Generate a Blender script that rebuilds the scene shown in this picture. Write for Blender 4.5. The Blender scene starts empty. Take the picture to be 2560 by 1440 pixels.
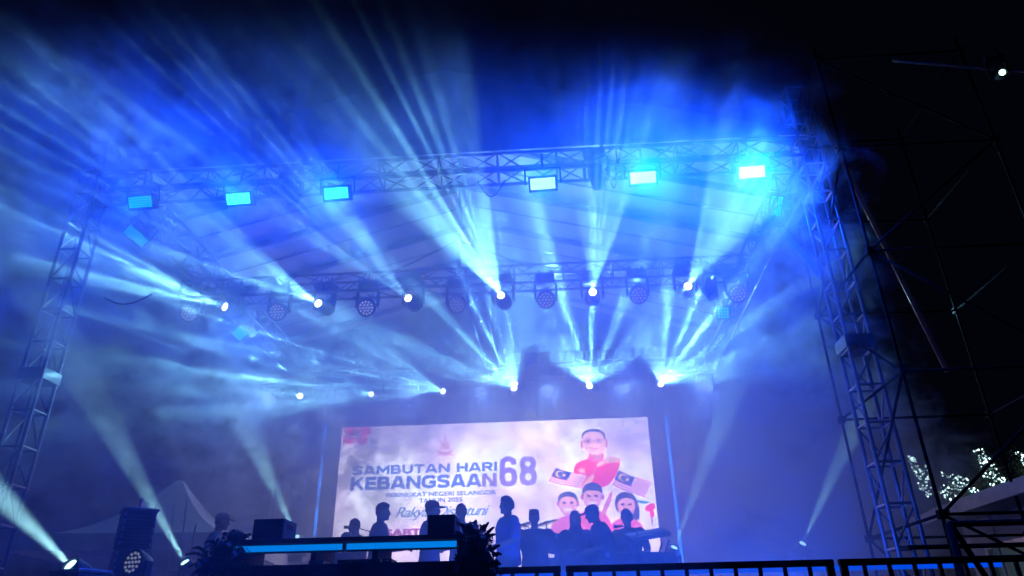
import bpy, bmesh, math, random
from mathutils import Vector, Matrix, Quaternion
from math import radians as R, sin, cos, pi, atan2, tan, exp
sc = bpy.context.scene
COL = sc.collection

# ------------------------------------------------------------------ camera
FPX = 1780.0
PITCH, YAW, ROLL = R(26.407), R(-3.339), R(-1.071)
EYE = Vector((0, 0, 1.0))
_f = Vector((sin(YAW) * cos(PITCH), cos(YAW) * cos(PITCH), sin(PITCH)))
_r = Vector((cos(YAW), -sin(YAW), 0)); _u = _r.cross(_f)
_r, _u = _r * cos(ROLL) + _u * sin(ROLL), -_r * sin(ROLL) + _u * cos(ROLL)
cam = bpy.data.objects.new('camera', bpy.data.cameras.new('camera'))
COL.objects.link(cam); sc.camera = cam
_m = Matrix((_r, _u, -_f)).transposed().to_4x4(); _m.translation = EYE
cam.matrix_world = _m
cam.data.lens = FPX / 2560 * 36; cam.data.clip_end = 600; cam.data.clip_start = .05

def at(x, y, Y):
    "the world point at distance Y in front of the camera that the photo shows at pixel x, y"
    d = _r * ((x - 1280) / FPX) - _u * ((y - 720) / FPX) + _f
    return EYE + d * (Y / d.y)

# ------------------------------------------------------------------ night sky, exposure, render
w = bpy.data.worlds.new('World'); sc.world = w; w.use_nodes = True
wn = w.node_tree
bg = wn.nodes['Background']; bg.inputs[0].default_value = (.10, .12, .45, 1); bg.inputs[1].default_value = .006
sc.view_settings.view_transform = 'Standard'; sc.view_settings.look = 'None'
sc.view_settings.exposure = 0.0; sc.view_settings.gamma = 1
cy = sc.cycles
cy.volume_bounces = 0; cy.max_bounces = 4; cy.diffuse_bounces = 2; cy.glossy_bounces = 2
cy.volume_step_rate = 1.2; cy.volume_max_steps = 84
cy.transparent_max_bounces = 16
cy.sample_clamp_indirect = 4
cy.use_denoising = True; cy.denoising_prefilter = 'ACCURATE'

# tunables of the light in the smoke
DENS = .165          # mean scattering density of the stage smoke
BEAM_W = 1080         # a moving head beam
BEAM_COL = (.24, .74, .92)
BLUE = (.0, .055, 1.0)
DK_Z = 1.05         # height of the stage deck

# ------------------------------------------------------------------ materials
def node_mat(name):
    m = bpy.data.materials.new(name); m.use_nodes = True
    return m, m.node_tree, m.node_tree.nodes, m.node_tree.links

def mat(name, col, rough=.6, metal=0.0, var=.15, scale=6.0, spec=.5):
    m, nt, N, L = node_mat(name)
    b = N['Principled BSDF']
    b.inputs['Roughness'].default_value = rough; b.inputs['Metallic'].default_value = metal
    b.inputs['Specular IOR Level'].default_value = spec
    tc = N.new('ShaderNodeTexCoord'); nz = N.new('ShaderNodeTexNoise')
    nz.inputs['Scale'].default_value = scale; nz.inputs['Detail'].default_value = 3
    L.new(tc.outputs['Object'], nz.inputs['Vector'])
    rp = N.new('ShaderNodeValToRGB')
    rp.color_ramp.elements[0].position = .3; rp.color_ramp.elements[1].position = .7
    rp.color_ramp.elements[0].color = tuple(c * (1 - var) for c in col) + (1,)
    rp.color_ramp.elements[1].color = tuple(min(1, c * (1 + var)) for c in col) + (1,)
    L.new(nz.outputs[0], rp.inputs[0]); L.new(rp.outputs[0], b.inputs['Base Color'])
    return m

def emit(name, col, strength, grid=None, gap=.3, base=(.01, .01, .012), lamp=False):
    "a glowing surface; grid=(nx per m, nz per m) makes separate LED pixels; lamp: sampled as a light source"
    m, nt, N, L = node_mat(name); m.cycles.emission_sampling = 'AUTO' if lamp else 'NONE'
    b = N['Principled BSDF']
    b.inputs['Base Color'].default_value = base + (1,)
    b.inputs['Emission Color'].default_value = col + (1,)
    b.inputs['Emission Strength'].default_value = strength
    if grid:
        tc = N.new('ShaderNodeTexCoord'); sp = N.new('ShaderNodeSeparateXYZ'); L.new(tc.outputs['Object'], sp.inputs[0])
        outs = []
        for i, g in ((0, grid[0]), (2, grid[1])):
            mu = N.new('ShaderNodeMath'); mu.operation = 'MULTIPLY'; mu.inputs[1].default_value = g
            L.new(sp.outputs[i], mu.inputs[0])
            fr = N.new('ShaderNodeMath'); fr.operation = 'PINGPONG'; fr.inputs[1].default_value = .5
            L.new(mu.outputs[0], fr.inputs[0])
            gt = N.new('ShaderNodeMath'); gt.operation = 'GREATER_THAN'; gt.inputs[1].default_value = gap / 2
            L.new(fr.outputs[0], gt.inputs[0]); outs.append(gt.outputs[0])
        mm = N.new('ShaderNodeMath'); mm.operation = 'MULTIPLY'; L.new(outs[0], mm.inputs[0]); L.new(outs[1], mm.inputs[1])
        mr = N.new('ShaderNodeMapRange'); mr.inputs[3].default_value = strength * .25; mr.inputs[4].default_value = strength
        L.new(mm.outputs[0], mr.inputs[0]); L.new(mr.outputs[0], b.inputs['Emission Strength'])
    return m

M = dict(
    alu=mat('truss_aluminium', (.20, .185, .21), .45, .5),
    black=mat('black_metal', (.012, .012, .014), .6, .1, spec=.25),
    plastic=mat('black_plastic', (.016, .016, .02), .35),
    grey=mat('dark_grey_metal', (.09, .09, .1), .4, .5),
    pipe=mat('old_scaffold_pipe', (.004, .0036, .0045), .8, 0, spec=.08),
    steel=mat('galvanised_steel', (.42, .40, .45), .35, .8),
    canopy=mat('roof_fabric', (.80, .76, .80), .8, 0, .07, 1.5),
    seam=mat('roof_seam', (.04, .04, .05), .7),
    drape=mat('black_drape', (.10, .10, .115), .9, 0, .2, 3),
    deck=mat('stage_deck', (.05, .045, .045), .55),
    asphalt=mat('asphalt', (.045, .045, .048), .85, 0, .3, 14),
    leaf=mat('dark_leaf', (.03, .06, .025), .6, 0, .5, 9),
    petal=mat('white_petal', (.35, .33, .36), .6),
    bark=mat('bark', (.07, .05, .035), .9),
    skin=mat('skin', (.32, .19, .12), .55, 0, .06),
    hair=mat('black_hair', (.012, .011, .011), .6),
    shirt_dark=mat('dark_shirt', (.05, .05, .07), .85),
    shirt_blue=mat('blue_shirt', (.10, .16, .30), .85),
    shirt_white=mat('white_shirt', (.55, .55, .58), .85),
    trousers=mat('dark_trousers', (.025, .025, .03), .85),
    tent=mat('tent_fabric', (.38, .37, .40), .7, 0, .04, 2),
    wall=mat('cabin_wall', (.26, .24, .30), .7, 0, .1, 2),
    roofmetal=mat('cabin_roof', (.22, .21, .26), .5, .3),
    box=mat('cardboard_box', (.16, .13, .10), .8),
    white=mat('white_paint', (.75, .75, .76), .5),
    red=mat('red_strap', (.45, .10, .06), .7),
    teal=mat('teal_strap', (.06, .35, .32), .7),
    wood=mat('varnished_wood', (.22, .10, .04), .35),
    brass=mat('brass_cymbal', (.6, .42, .15), .3, .9),
)

# ------------------------------------------------------------------ mesh building
class MB:
    def __init__(s): s.v = []; s.f = []
    def add(s, vs, fs):
        o = len(s.v); s.v += [tuple(p) for p in vs]; s.f += [tuple(i + o for i in q) for q in fs]
    def box(s, c, d, rot=None):
        c = Vector(c); hx, hy, hz = d[0] / 2, d[1] / 2, d[2] / 2
        P = [Vector((x, y, z)) for z in (-hz, hz) for y in (-hy, hy) for x in (-hx, hx)]
        if rot is not None: P = [rot @ p for p in P]
        s.add([c + p for p in P], [(0, 2, 3, 1), (4, 5, 7, 6), (0, 1, 5, 4), (2, 6, 7, 3), (0, 4, 6, 2), (1, 3, 7, 5)])
    def bevbox(s, c, d, b=.01, rot=None):
        "box with chamfered vertical and horizontal edges"
        bm = bmesh.new(); bmesh.ops.create_cube(bm, size=1)
        for v in bm.verts: v.co = Vector((v.co.x * d[0], v.co.y * d[1], v.co.z * d[2]))
        bmesh.ops.bevel(bm, geom=bm.edges[:], offset=b, segments=2, affect='EDGES', profile=.6)
        bm.verts.index_update()
        vs = [(rot @ v.co if rot is not None else v.co) + Vector(c) for v in bm.verts]
        s.add(vs, [[v.index for v in f.verts] for f in bm.faces]); bm.free()
    def tube(s, a, b, r, n=8, r2=None, cap=True):
        a, b = Vector(a), Vector(b); d = b - a
        if d.length < 1e-6: return
        q = d.to_track_quat('Z', 'Y'); r2 = r if r2 is None else r2
        vs = [a + q @ Vector((r * cos(2 * pi * i / n), r * sin(2 * pi * i / n), 0)) for i in range(n)]
        vs += [b + q @ Vector((r2 * cos(2 * pi * i / n), r2 * sin(2 * pi * i / n), 0)) for i in range(n)]
        fs = [(i, (i + 1) % n, (i + 1) % n + n, i + n) for i in range(n)]
        if cap: fs += [tuple(range(n))[::-1], tuple(range(n, 2 * n))]
        s.add(vs, fs)
    def path(s, pts, r, n=6):
        for a, b in zip(pts, pts[1:]): s.tube(a, b, r, n)
    def lathe(s, prof, c=(0, 0, 0), rot=None, n=20):
        "prof: (radius, z) list; closed at both ends"
        c = Vector(c); vs = []
        for r, z in prof:
            for i in range(n):
                p = Vector((r * cos(2 * pi * i / n), r * sin(2 * pi * i / n), z))
                vs.append(c + (rot @ p if rot is not None else p))
        fs = []
        for k in range(len(prof) - 1):
            for i in range(n):
                j = (i + 1) % n
                fs.append((k * n + i, k * n + j, (k + 1) * n + j, (k + 1) * n + i))
        fs += [tuple(range(n))[::-1], tuple(range((len(prof) - 1) * n, len(prof) * n))]
        s.add(vs, fs)
    def loft(s, rings, n=14):
        "rings: (centre, rx, ry, quaternion or None)"
        vs = []
        for c, rx, ry, q in rings:
            for i in range(n):
                p = Vector((rx * cos(2 * pi * i / n), ry * sin(2 * pi * i / n), 0))
                vs.append(Vector(c) + (q @ p if q is not None else p))
        fs = []
        for k in range(len(rings) - 1):
            for i in range(n):
                j = (i + 1) % n
                fs.append((k * n + i, k * n + j, (k + 1) * n + j, (k + 1) * n + i))
        fs += [tuple(range(n))[::-1], tuple(range((len(rings) - 1) * n, len(rings) * n))]
        s.add(vs, fs)
    def ball(s, c, rx, ry=None, rz=None, rot=None, n=12, m=8):
        ry = rx if ry is None else ry; rz = rx if rz is None else rz
        prof = []
        vs = [Vector((0, 0, -rz))]
        for k in range(1, m):
            t = pi * k / m - pi / 2
            for i in range(n):
                vs.append(Vector((rx * cos(t) * cos(2 * pi * i / n), ry * cos(t) * sin(2 * pi * i / n), rz * sin(t))))
        vs.append(Vector((0, 0, rz)))
        fs = [(0, 1 + (i + 1) % n, 1 + i) for i in range(n)]
        for k in range(m - 2):
            for i in range(n):
                a = 1 + k * n; j = (i + 1) % n
                fs.append((a + i, a + j, a + n + j, a + n + i))
        L = len(vs) - 1; a = 1 + (m - 2) * n
        fs += [(a + i, a + (i + 1) % n, L) for i in range(n)]
        s.add([Vector(c) + (rot @ p if rot is not None else p) for p in vs], fs)
    def poly(s, pts, thick=0, nrm=Vector((0, -1, 0))):
        "an n-gon outline extruded by thick along -nrm"
        n = len(pts); pts = [Vector(p) for p in pts]
        if thick:
            back = [p - nrm * thick for p in pts]
            s.add(pts + back, [tuple(range(n)), tuple(range(n, 2 * n))[::-1]] + [(i, i + n, (i + 1) % n + n, (i + 1) % n) for i in range(n)])
        else: s.add(pts, [tuple(range(n))])
    def build(s, name, m, parent=None, smooth=False, loc=None, tri=False):
        me = bpy.data.meshes.new(name); me.from_pydata(s.v, [], s.f)
        bm = bmesh.new(); bm.from_mesh(me); bmesh.ops.recalc_face_normals(bm, faces=bm.faces[:])
        if tri: bmesh.ops.triangulate(bm, faces=[f for f in bm.faces if len(f.verts) > 4])
        if smooth:
            for f in bm.faces: f.smooth = True
        bm.to_mesh(me); bm.free()
        for mm in (m if isinstance(m, (list, tuple)) else [m]): me.materials.append(mm)
        o = bpy.data.objects.new(name, me); COL.objects.link(o)
        if parent: o.parent = parent
        if loc is not None: o.location = loc
        return o

def tag(o, label=None, cat=None, group=None, kind=None):
    if label: o['label'] = label
    if cat: o['category'] = cat
    if group: o['group'] = group
    if kind: o['kind'] = kind
    return o

def thing(name, label, cat, loc=(0, 0, 0), rz=0, group=None):
    o = bpy.data.objects.new(name, None); COL.objects.link(o); o.empty_display_size = .1
    o.location = loc; o.rotation_euler = (0, 0, rz)
    return tag(o, label, cat, group)

def copy_tree(o, parent=None):
    c = o.copy(); COL.objects.link(c); c.parent = parent
    for ch in [q for q in bpy.data.objects if q.parent == o]: copy_tree(ch, c)
    return c

# ------------------------------------------------------------------ ground and stage deck
b = MB(); b.box((0, 30, -.05), (240, 240, .1))
tag(b.build('ground', M['asphalt']), kind='structure')
b = MB(); b.bevbox((-1.5, 12.8, DK_Z / 2), (11.6, 9.0, DK_Z), .02)
tag(b.build('stage_deck', M['deck']), 'dark raised stage platform the band stands on', 'stage')

# ------------------------------------------------------------------ smoke (one closed volume over the stage and in front of it)
def smoke():
    lo, hi = Vector((-15.5, 2.6, .9)), Vector((7.5, 16.35, 12.0))
    b = MB(); b.box((lo + hi) / 2, hi - lo)
    m, nt, N, L = node_mat('stage_smoke'); N.clear()
    out = N.new('ShaderNodeOutputMaterial'); v = N.new('ShaderNodeVolumePrincipled'); L.new(v.outputs[0], out.inputs['Volume'])
    v.inputs['Color'].default_value = (.93, .95, 1, 1); v.inputs['Anisotropy'].default_value = .25
    def math_(op, a, b_=None, c=None, clamp=False):
        n = N.new('ShaderNodeMath'); n.operation = op; n.use_clamp = clamp
        for i, x in enumerate((a, b_, c)):
            if x is None: continue
            if isinstance(x, (int, float)): n.inputs[i].default_value = x
            else: L.new(x, n.inputs[i])
        return n.outputs[0]
    def ss(x, a, b_, lo_=0.0, hi_=1.0):
        n = N.new('ShaderNodeMapRange'); n.interpolation_type = 'SMOOTHSTEP'
        n.inputs[1].default_value = a; n.inputs[2].default_value = b_; n.inputs[3].default_value = lo_; n.inputs[4].default_value = hi_
        L.new(x, n.inputs[0]); return n.outputs[0]
    g = N.new('ShaderNodeNewGeometry'); sp = N.new('ShaderNodeSeparateXYZ'); L.new(g.outputs['Position'], sp.inputs[0])
    X, Y, Z = sp.outputs
    def noise(scale, detail, rough, dist=0, off=(0, 0, 0), st=(1, 1, 1)):
        mp = N.new('ShaderNodeMapping'); mp.inputs['Location'].default_value = off; mp.inputs['Scale'].default_value = st
        L.new(g.outputs['Position'], mp.inputs[0])
        n = N.new('ShaderNodeTexNoise'); n.inputs['Scale'].default_value = scale; n.inputs['Detail'].default_value = detail
        n.inputs['Roughness'].default_value = rough; n.inputs['Distortion'].default_value = dist
        L.new(mp.outputs[0], n.inputs['Vector']); return n.outputs[0]
    n1 = noise(.36, 1, .5, 0, (3.1, 0, 7.7))
    n2 = noise(1.7, 3.6, .64, .7, (1.3, 5.2, 0), (1.3, 1, 1.5))
    # ragged right hand edge of the cloud, further out low down at the back
    xr = math_('ADD', ss(Y, 4.2, 8.2, -1.6, 2.9), math_('MULTIPLY', math_('SUBTRACT', n2, .5), 3.4))
    xr = math_('ADD', xr, math_('MULTIPLY', ss(Z, 2.5, 6.0, 1, 0), math_('MULTIPLY', ss(Y, 8.0, 11), 2.6)))
    edge = ss(math_('SUBTRACT', X, xr), -.2, 1.2, 1, 0)
    # billows: gentle inside the stage, torn on the left
    left = ss(X, -1.6, -4.8)
    soft = ss(n2, .32, .70, .30, 1.75)
    torn = ss(n2, .43, .60, .02, 3.0)
    mix = N.new('ShaderNodeMix'); L.new(left, mix.inputs[0]); L.new(soft, mix.inputs[2]); L.new(torn, mix.inputs[3])
    big = ss(n1, .32, .68, .22, 1.75)
    top = ss(Z, 7.2, 10.5, 1, .12)
    d = math_('MULTIPLY', math_('MULTIPLY', edge, mix.outputs[0]), math_('MULTIPLY', big, top))
    depth = ss(Y, 3.6, 8.6, .14, 1.2)
    depth = math_('ADD', depth, math_('MULTIPLY', math_('MULTIPLY', ss(Z, 4.5, 6.5), ss(Y, 5.0, 7.0)), ss(Y, 7.5, 9.5, .95, 0)))
    billow = math_('MULTIPLY', math_('MULTIPLY', ss(X, 1.8, 3.2), ss(Z, 3.2, 5.2, 1, 0)), ss(Y, 8.0, 10))
    depth = math_('ADD', depth, math_('MULTIPLY', billow, 1.1))
    low = math_('ADD', 1.0, math_('MULTIPLY', math_('MULTIPLY', ss(X, -3.8, -6.2), ss(Z, 3.2, 5.6, 1, 0)), -.62))
    low = math_('MULTIPLY', low, ss(math_('ADD', math_('SUBTRACT', Z, Y), math_('MULTIPLY', X, .12)), -.6, 1.6, 1, .03))
    d = math_('MULTIPLY', d, math_('MULTIPLY', depth, low))
    L.new(math_('MULTIPLY', d, DENS), v.inputs['Density'])
    tag(b.build('smoke', m), kind='stuff')
smoke()

# ------------------------------------------------------------------ light sources
def light_obj(name, data, p, parent=None, d=None):
    o = bpy.data.objects.new(name, data); COL.objects.link(o)
    if parent:
        o.parent = parent
        o.location = parent.matrix_basis.inverted() @ Vector(p)
        if d is not None:      # local X lies across the line of sight from the audience, so the row of rays spreads sideways
            z_ = -Vector(d).normalized(); x_ = z_.cross(Vector(p) - EYE).normalized(); y_ = z_.cross(x_)
            q = Matrix((x_, y_, z_)).transposed().to_quaternion()
        else: q = Quaternion()
        o.rotation_mode = 'QUATERNION'; o.rotation_quaternion = parent.matrix_basis.to_quaternion().inverted() @ q
    else:
        o.location = p
        if d is not None: o.rotation_mode = 'QUATERNION'; o.rotation_quaternion = Vector(d).to_track_quat('-Z', 'Y')
    return o

def beam_light(ang, power, seed=0.0, col=BEAM_COL, streak=15.0, base=.40, rays=9, blend=.12):
    """a spot lamp; with streak > 0 it has a linear prism that splits the beam into a row of narrow rays over a soft wide cone"""
    l = bpy.data.lights.new('beam', 'SPOT'); l.energy = power; l.spot_size = R(ang); l.spot_blend = blend
    l.shadow_soft_size = .025; l.color = col
    if not streak: return l
    l.use_nodes = True; nt = l.node_tree; em = nt.nodes['Emission']; K = nt.links; N = nt.nodes
    def ma(op, a, b_=None, clamp=False):
        n = N.new('ShaderNodeMath'); n.operation = op; n.use_clamp = clamp
        for i, x in enumerate((a, b_)):
            if x is None: continue
            if isinstance(x, (int, float)): n.inputs[i].default_value = x
            else: K.new(x, n.inputs[i])
        return n.outputs[0]
    tc = N.new('ShaderNodeTexCoord'); sp = N.new('ShaderNodeSeparateXYZ'); K.new(tc.outputs['Normal'], sp.inputs[0])
    az = ma('ABSOLUTE', sp.outputs[2]); sc_ = 1 / tan(R(ang / 2))
    u = ma('MULTIPLY', ma('DIVIDE', sp.outputs[0], az), sc_); v = ma('MULTIPLY', ma('DIVIDE', sp.outputs[1], az), sc_)
    cb = N.new('ShaderNodeCombineXYZ'); K.new(u, cb.inputs[0]); cb.inputs[1].default_value = seed * 3.7
    nz = N.new('ShaderNodeTexNoise'); nz.noise_dimensions = '2D'; nz.inputs['Scale'].default_value = 1.6; nz.inputs['Detail'].default_value = 2; K.new(cb.outputs[0], nz.inputs['Vector'])
    wob = ma('MULTIPLY', ma('SUBTRACT', nz.outputs[0], .5), 2.2)
    saw = ma('PINGPONG', ma('ADD', ma('MULTIPLY', u, rays / 2), ma('ADD', wob, seed * .31)), .5)
    ray = ma('POWER', ma('MULTIPLY', saw, 2.0, True), 8.0)
    vv = ma('MULTIPLY', ma('ADD', v, ma('MULTIPLY', wob, .15)), 1 / sc_ / .085); core = ma('POWER', 2.718, ma('MULTIPLY', ma('MULTIPLY', vv, vv), -1.0))
    amp = ma('MULTIPLY', nz.outputs[0], 2.0)
    fine = ma('MULTIPLY', ma('MULTIPLY', ray, core), ma('MULTIPLY', amp, streak))
    vw = ma('MULTIPLY', v, 1 / sc_ / .17)
    wide = ma('MULTIPLY', ma('MULTIPLY', ma('POWER', ma('MULTIPLY', nz.outputs[0], 2.0), 2.5), base * 2.2), ma('POWER', 2.718, ma('MULTIPLY', ma('MULTIPLY', vw, vw), -1.0)))
    K.new(ma('ADD', fine, wide), em.inputs['Strength'])
    return l

lens_on = emit('beam_lens_lit', (.75, .95, 1), 30)
lens_warm = emit('beam_lens_soft', (.45, .92, 1), 3)
lens_off = mat('beam_lens_off', (.03, .03, .04), .05, 0, .1)
led_dim = emit('wash_led', (.75, .82, 1), .75, base=(.3, .3, .35))

def moving_head(label, pivot, d, kind='beam', lens=None, group=None, floor=False, s=1.0):
    """a moving head lamp: clamp/base, yoke arms, tilting head, lens. pivot = centre of the head, d = where it points"""
    pivot = Vector(pivot); d = Vector(d).normalized()
    az = atan2(-d.x, d.y)                         # local +Y turns towards d
    up = -1 if floor else 1
    off = .30 * s
    t = thing('moving_head_light' if kind == 'beam' else 'wash_light', label, 'stage light',
              (pivot.x, pivot.y, pivot.z + up * (off + .13 * s)), az, group)
    z0 = -up * (off + .13 * s)
    b = MB(); b.bevbox((0, 0, -up * .06 * s), (.34 * s, .26 * s, .12 * s), .012)
    b.box((0, -.132 * s, -up * .06 * s), (.18 * s, .006, .05 * s)); b.build('base', M['plastic'], t)
    if not floor:
        for x in (-.11, .11):
            b = MB(); b.box((x * s, 0, .035), (.04, .05, .07)); b.tube((x * s, -.0, .06), (x * s, 0, .13), .018)
            b.build('clamp', M['grey'], t)
    b = MB(); b.bevbox((0, 0, -up * .135 * s), (.38 * s, .10 * s, .035 * s), .008)
    for x in (-.185, .185):
        b.bevbox((x * s, 0, -up * (.14 + .15) * s), (.035 * s, .11 * s, .34 * s), .01)
    b.build('yoke', M['plastic'], t)
    dl = Quaternion((0, 0, 1), -az) @ d
    q = dl.to_track_quat('Z', 'Y').to_matrix()
    b = MB()
    if kind == 'beam':
        b.lathe([(.06 * s, -.2 * s), (.11 * s, -.17 * s), (.13 * s, -.06 * s), (.12 * s, .05 * s), (.10 * s, .15 * s), (.10 * s, .19 * s), (.085 * s, .19 * s), (.08 * s, .17 * s)], (0, 0, z0), q, 20)
        for k in range(5): b.lathe([(.134 * s, (-.11 + k * .025) * s), (.134 * s, (-.10 + k * .025) * s)], (0, 0, z0), q, 20)
    else:
        b.lathe([(.08 * s, -.16 * s), (.12 * s, -.13 * s), (.155 * s, -.02 * s), (.165 * s, .05 * s), (.165 * s, .10 * s), (.15 * s, .10 * s), (.145 * s, .085 * s)], (0, 0, z0), q, 24)
    b.build('head', M['plastic'], t, smooth=False)
    if kind == 'beam':
        b = MB(); b.lathe([(.062 * s, .168 * s), (.062 * s, .176 * s), (.04 * s, .186 * s)], (0, 0, z0), q, 20)
        b.build('lens', lens or lens_off, t, smooth=True)
    else:
        b = MB()
        for rr, n in ((0, 1), (.058, 6), (.112, 12)):
            for i in range(n):
                a = 2 * pi * i / n
                c = Vector((rr * s * cos(a), rr * s * sin(a), .095 * s))
                b.lathe([(.017 * s, -.006), (.017 * s, .004), (.009 * s, .008)], Vector((0, 0, z0)) + q @ c, q, 8)
        b.build('led_face', lens or led_dim, t)
    return t

def lit_head(label, px, Y, tgt, TY, ang, power, seed, group, floor=False, lens=None, s=1.0, **k):
    p = at(px[0], px[1], Y); q = at(tgt[0], tgt[1], TY); d = (q - p).normalized()
    t = moving_head(label, p - d * .18 * s, d, 'beam', lens or lens_on, group, floor, s)
    light_obj('beam', beam_light(ang, power, seed, **k), p + d * .03, t, d)
    return t
G1 = 'beam lights hanging from the middle truss'; G2 = 'beam lights hanging from the back truss'
W = BEAM_W
# middle row: label, lens pixel, target pixel at its nearer distance, cone, power factor
mid = [
 ('lit beam light left of the middle truss, its fan thrown far out to the left', (562, 767), (200, 640), 8.8, 22, 2.0, 1),
 ('lit beam light just right of the leftmost wash light on the middle truss', (795, 758), (440, 560), 8.0, 21, 1.6, 2),
 ('lit beam light between second and third wash lights, its fan leaning left', (1020, 745), (760, 500), 8.2, 21, 1.0, 3),
 ('lit beam light at the middle of the middle truss throwing the widest fan', (1252, 738), (1110, 480), 8.1, 25, 2.2, 4),
 ('lit beam light throwing a straight upward fan right of the stage centre', (1482, 730), (1500, 520), 8.4, 16, 1.1, 5),
 ('lit beam light near the right end of the middle truss, its fan leaning right', (1720, 715), (1820, 540), 8.4, 17, 1.2, 6)]
for lb, p, t_, ty, ang, pw, sd in mid:
    lit_head(lb, p, 11, t_, ty, ang, W * pw, sd, G1)
back = [
 ('small lit beam light farthest left on the back truss, above the left light strip', (750, 990), (500, 900), 11, 22, .45, 11),
 ('small lit beam light above the left corner of the screen', (928, 985), (640, 930), 11, 26, 1.2, 12),
 ('lit beam light on the back truss above the red flower, fan to the left', (1107, 978), (800, 890), 12.2, 40, 2.4, 13),
 ('lit beam light on the back truss above the word HARI, one beam straight up', (1285, 970), (1185, 800), 12.2, 72, 2.6, 14),
 ('lit beam light on the back truss above the portrait, rays spread like a fan', (1474, 965), (1480, 735), 12.0, 96, 4.2, 15),
 ('lit beam light farthest right on the back truss above the screen corner', (1652, 960), (1735, 800), 12.2, 84, 3.0, 16)]
for lb, p, t_, ty, ang, pw, sd in back:
    lit_head(lb, p, 15, t_, ty, ang, W * pw, sd, G2, rays=max(7, ang / 7), blend=.12 + ang / 160, streak=22, base=.40)
# second narrow beams of the same fixtures on the back truss
for lb, p, t_, ang, pw in (('slim beam light paired with the one above the word HARI, pointing straight up', (1289, 958), (1300, 760), 11, 1.8),
                           ('slim beam light paired with the rightmost one, its shaft leaning right', (1660, 945), (1725, 800), 12, 1.5)):
    lit_head(lb, p, 15.1, t_, 13.2, ang, W * pw, 3, G2, streak=0, s=.8)

def aim(px, Y, tx, TY): return at(tx[0], tx[1], TY) - at(px[0], px[1], Y)
G3 = 'round wash lights with dotted LED faces on the middle truss'; G4 = 'round wash lights with dotted LED faces on the back truss'
wl = [('wash light farthest left, out beyond the end of the middle truss', 470, 785), ('wash light with dotted face left of the first bright lens of the middle truss', 692, 780),
      ('wash light between the two lit lenses left of the stage centre', 915, 770), ('wash light just left of the widest central fan of light', 1142, 762),
      ('hazy wash light between the central fan and the straight upward fan', 1365, 750), ('dark wash light with clear dotted face right of the upward fan', 1597, 738),
      ('wash light at the right end of the middle truss beside the blue square panel', 1845, 735)]
for lb, x, y in wl:
    p = at(x, y, 11); d = Vector((0, -1, -.75)) if x != 1845 else Vector((-.25, -1, -.7))
    moving_head(lb, p - d.normalized() * .10, d, 'wash', None, G3, s=.98)
wb = [('faint wash light far left above the stage wing', 672, 998), ('faint wash light above the left light strip', 850, 997), ('wash light above the left part of the screen by the flower', 1021, 990),
      ('wash light above the crest of the screen', 1202, 983), ('wash light above the number 68', 1368, 978), ('wash light above the portrait of the man', 1557, 968),
      ('faint wash light right of the screen beyond the last beam', 1765, 968)]
for lb, x, y in wb:
    p = at(x, y, 15); d = Vector((0, -1, -.55)); t = moving_head(lb, p - d.normalized() * .10, d, 'wash', None, G4, s=.98)
    l = bpy.data.lights.new('haze_fill', 'SPOT'); l.energy = 230; l.color = (.20, .44, 1); l.spot_size = R(170); l.spot_blend = .9; l.shadow_soft_size = .14  # added blue fill to brighten the haze; the wash LEDs themselves are only dim
    light_obj('haze_fill', l, p + d.normalized() * .04, t, d)
# unlit heads hanging from the front truss, seen from behind and below
for lb, x, y, rz in (('black unlit moving head on the front truss between the two green strobes', 725, 480, .1), 
                     ('black unlit moving head on the front truss between the fourth and fifth strobes', 1492, 440, .2)):
    p = at(x, y, 8.35); moving_head(lb, p, Vector((rz, .9, -.6)), 'beam', None, 'unlit moving heads on the front truss', s=.92)
p = at(1772, 722, 11.1); moving_head('dark moving head turned away beside the right end wash light', p, Vector((.2, -.2, -.9)), 'beam', mat('pale_lens', (.5, .45, .5), .2), 'unlit moving heads on the front truss')
# floor heads
for lb, p, Y, t_, ty, ang, pw, sd in (
    ('floor beam light at the lower left whose thick shaft slants out of the picture', (175, 1412), 6, (-40, 1200), 5.2, 13, 5.0, 0),
    ('floor beam light left of the plant with a smoky shaft rising to the left', (462, 1405), 9, (250, 1020), 7.6, 10, 3.6, 0),
    ('floor beam light behind the left speaker box with a thin ragged shaft', (742, 1342), 13, (640, 1120), 11, 9, 2.6, 0),
    ('small floor beam light right of the screen, its shaft leaning right', (1686, 1368), 12, (1790, 1090), 10.8, 9, 2.2, 0),
    ('floor beam light at the far right of the stage with a short pale shaft', (2007, 1358), 12, (2075, 1205), 11.2, 9, 1.5, 0),
    ('floor beam light hidden in the band before the screen, pointing straight up', (1378, 1335), 12, (1368, 1190), 11.6, 8, .7, 0)):
    lit_head(lb, p, Y, t_, ty, ang, W * pw, sd, 'beam lights standing on the floor of the stage', True, lens=lens_warm, s=.8, streak=0, col=(.42, .95, 1.0), blend=.5)

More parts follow.
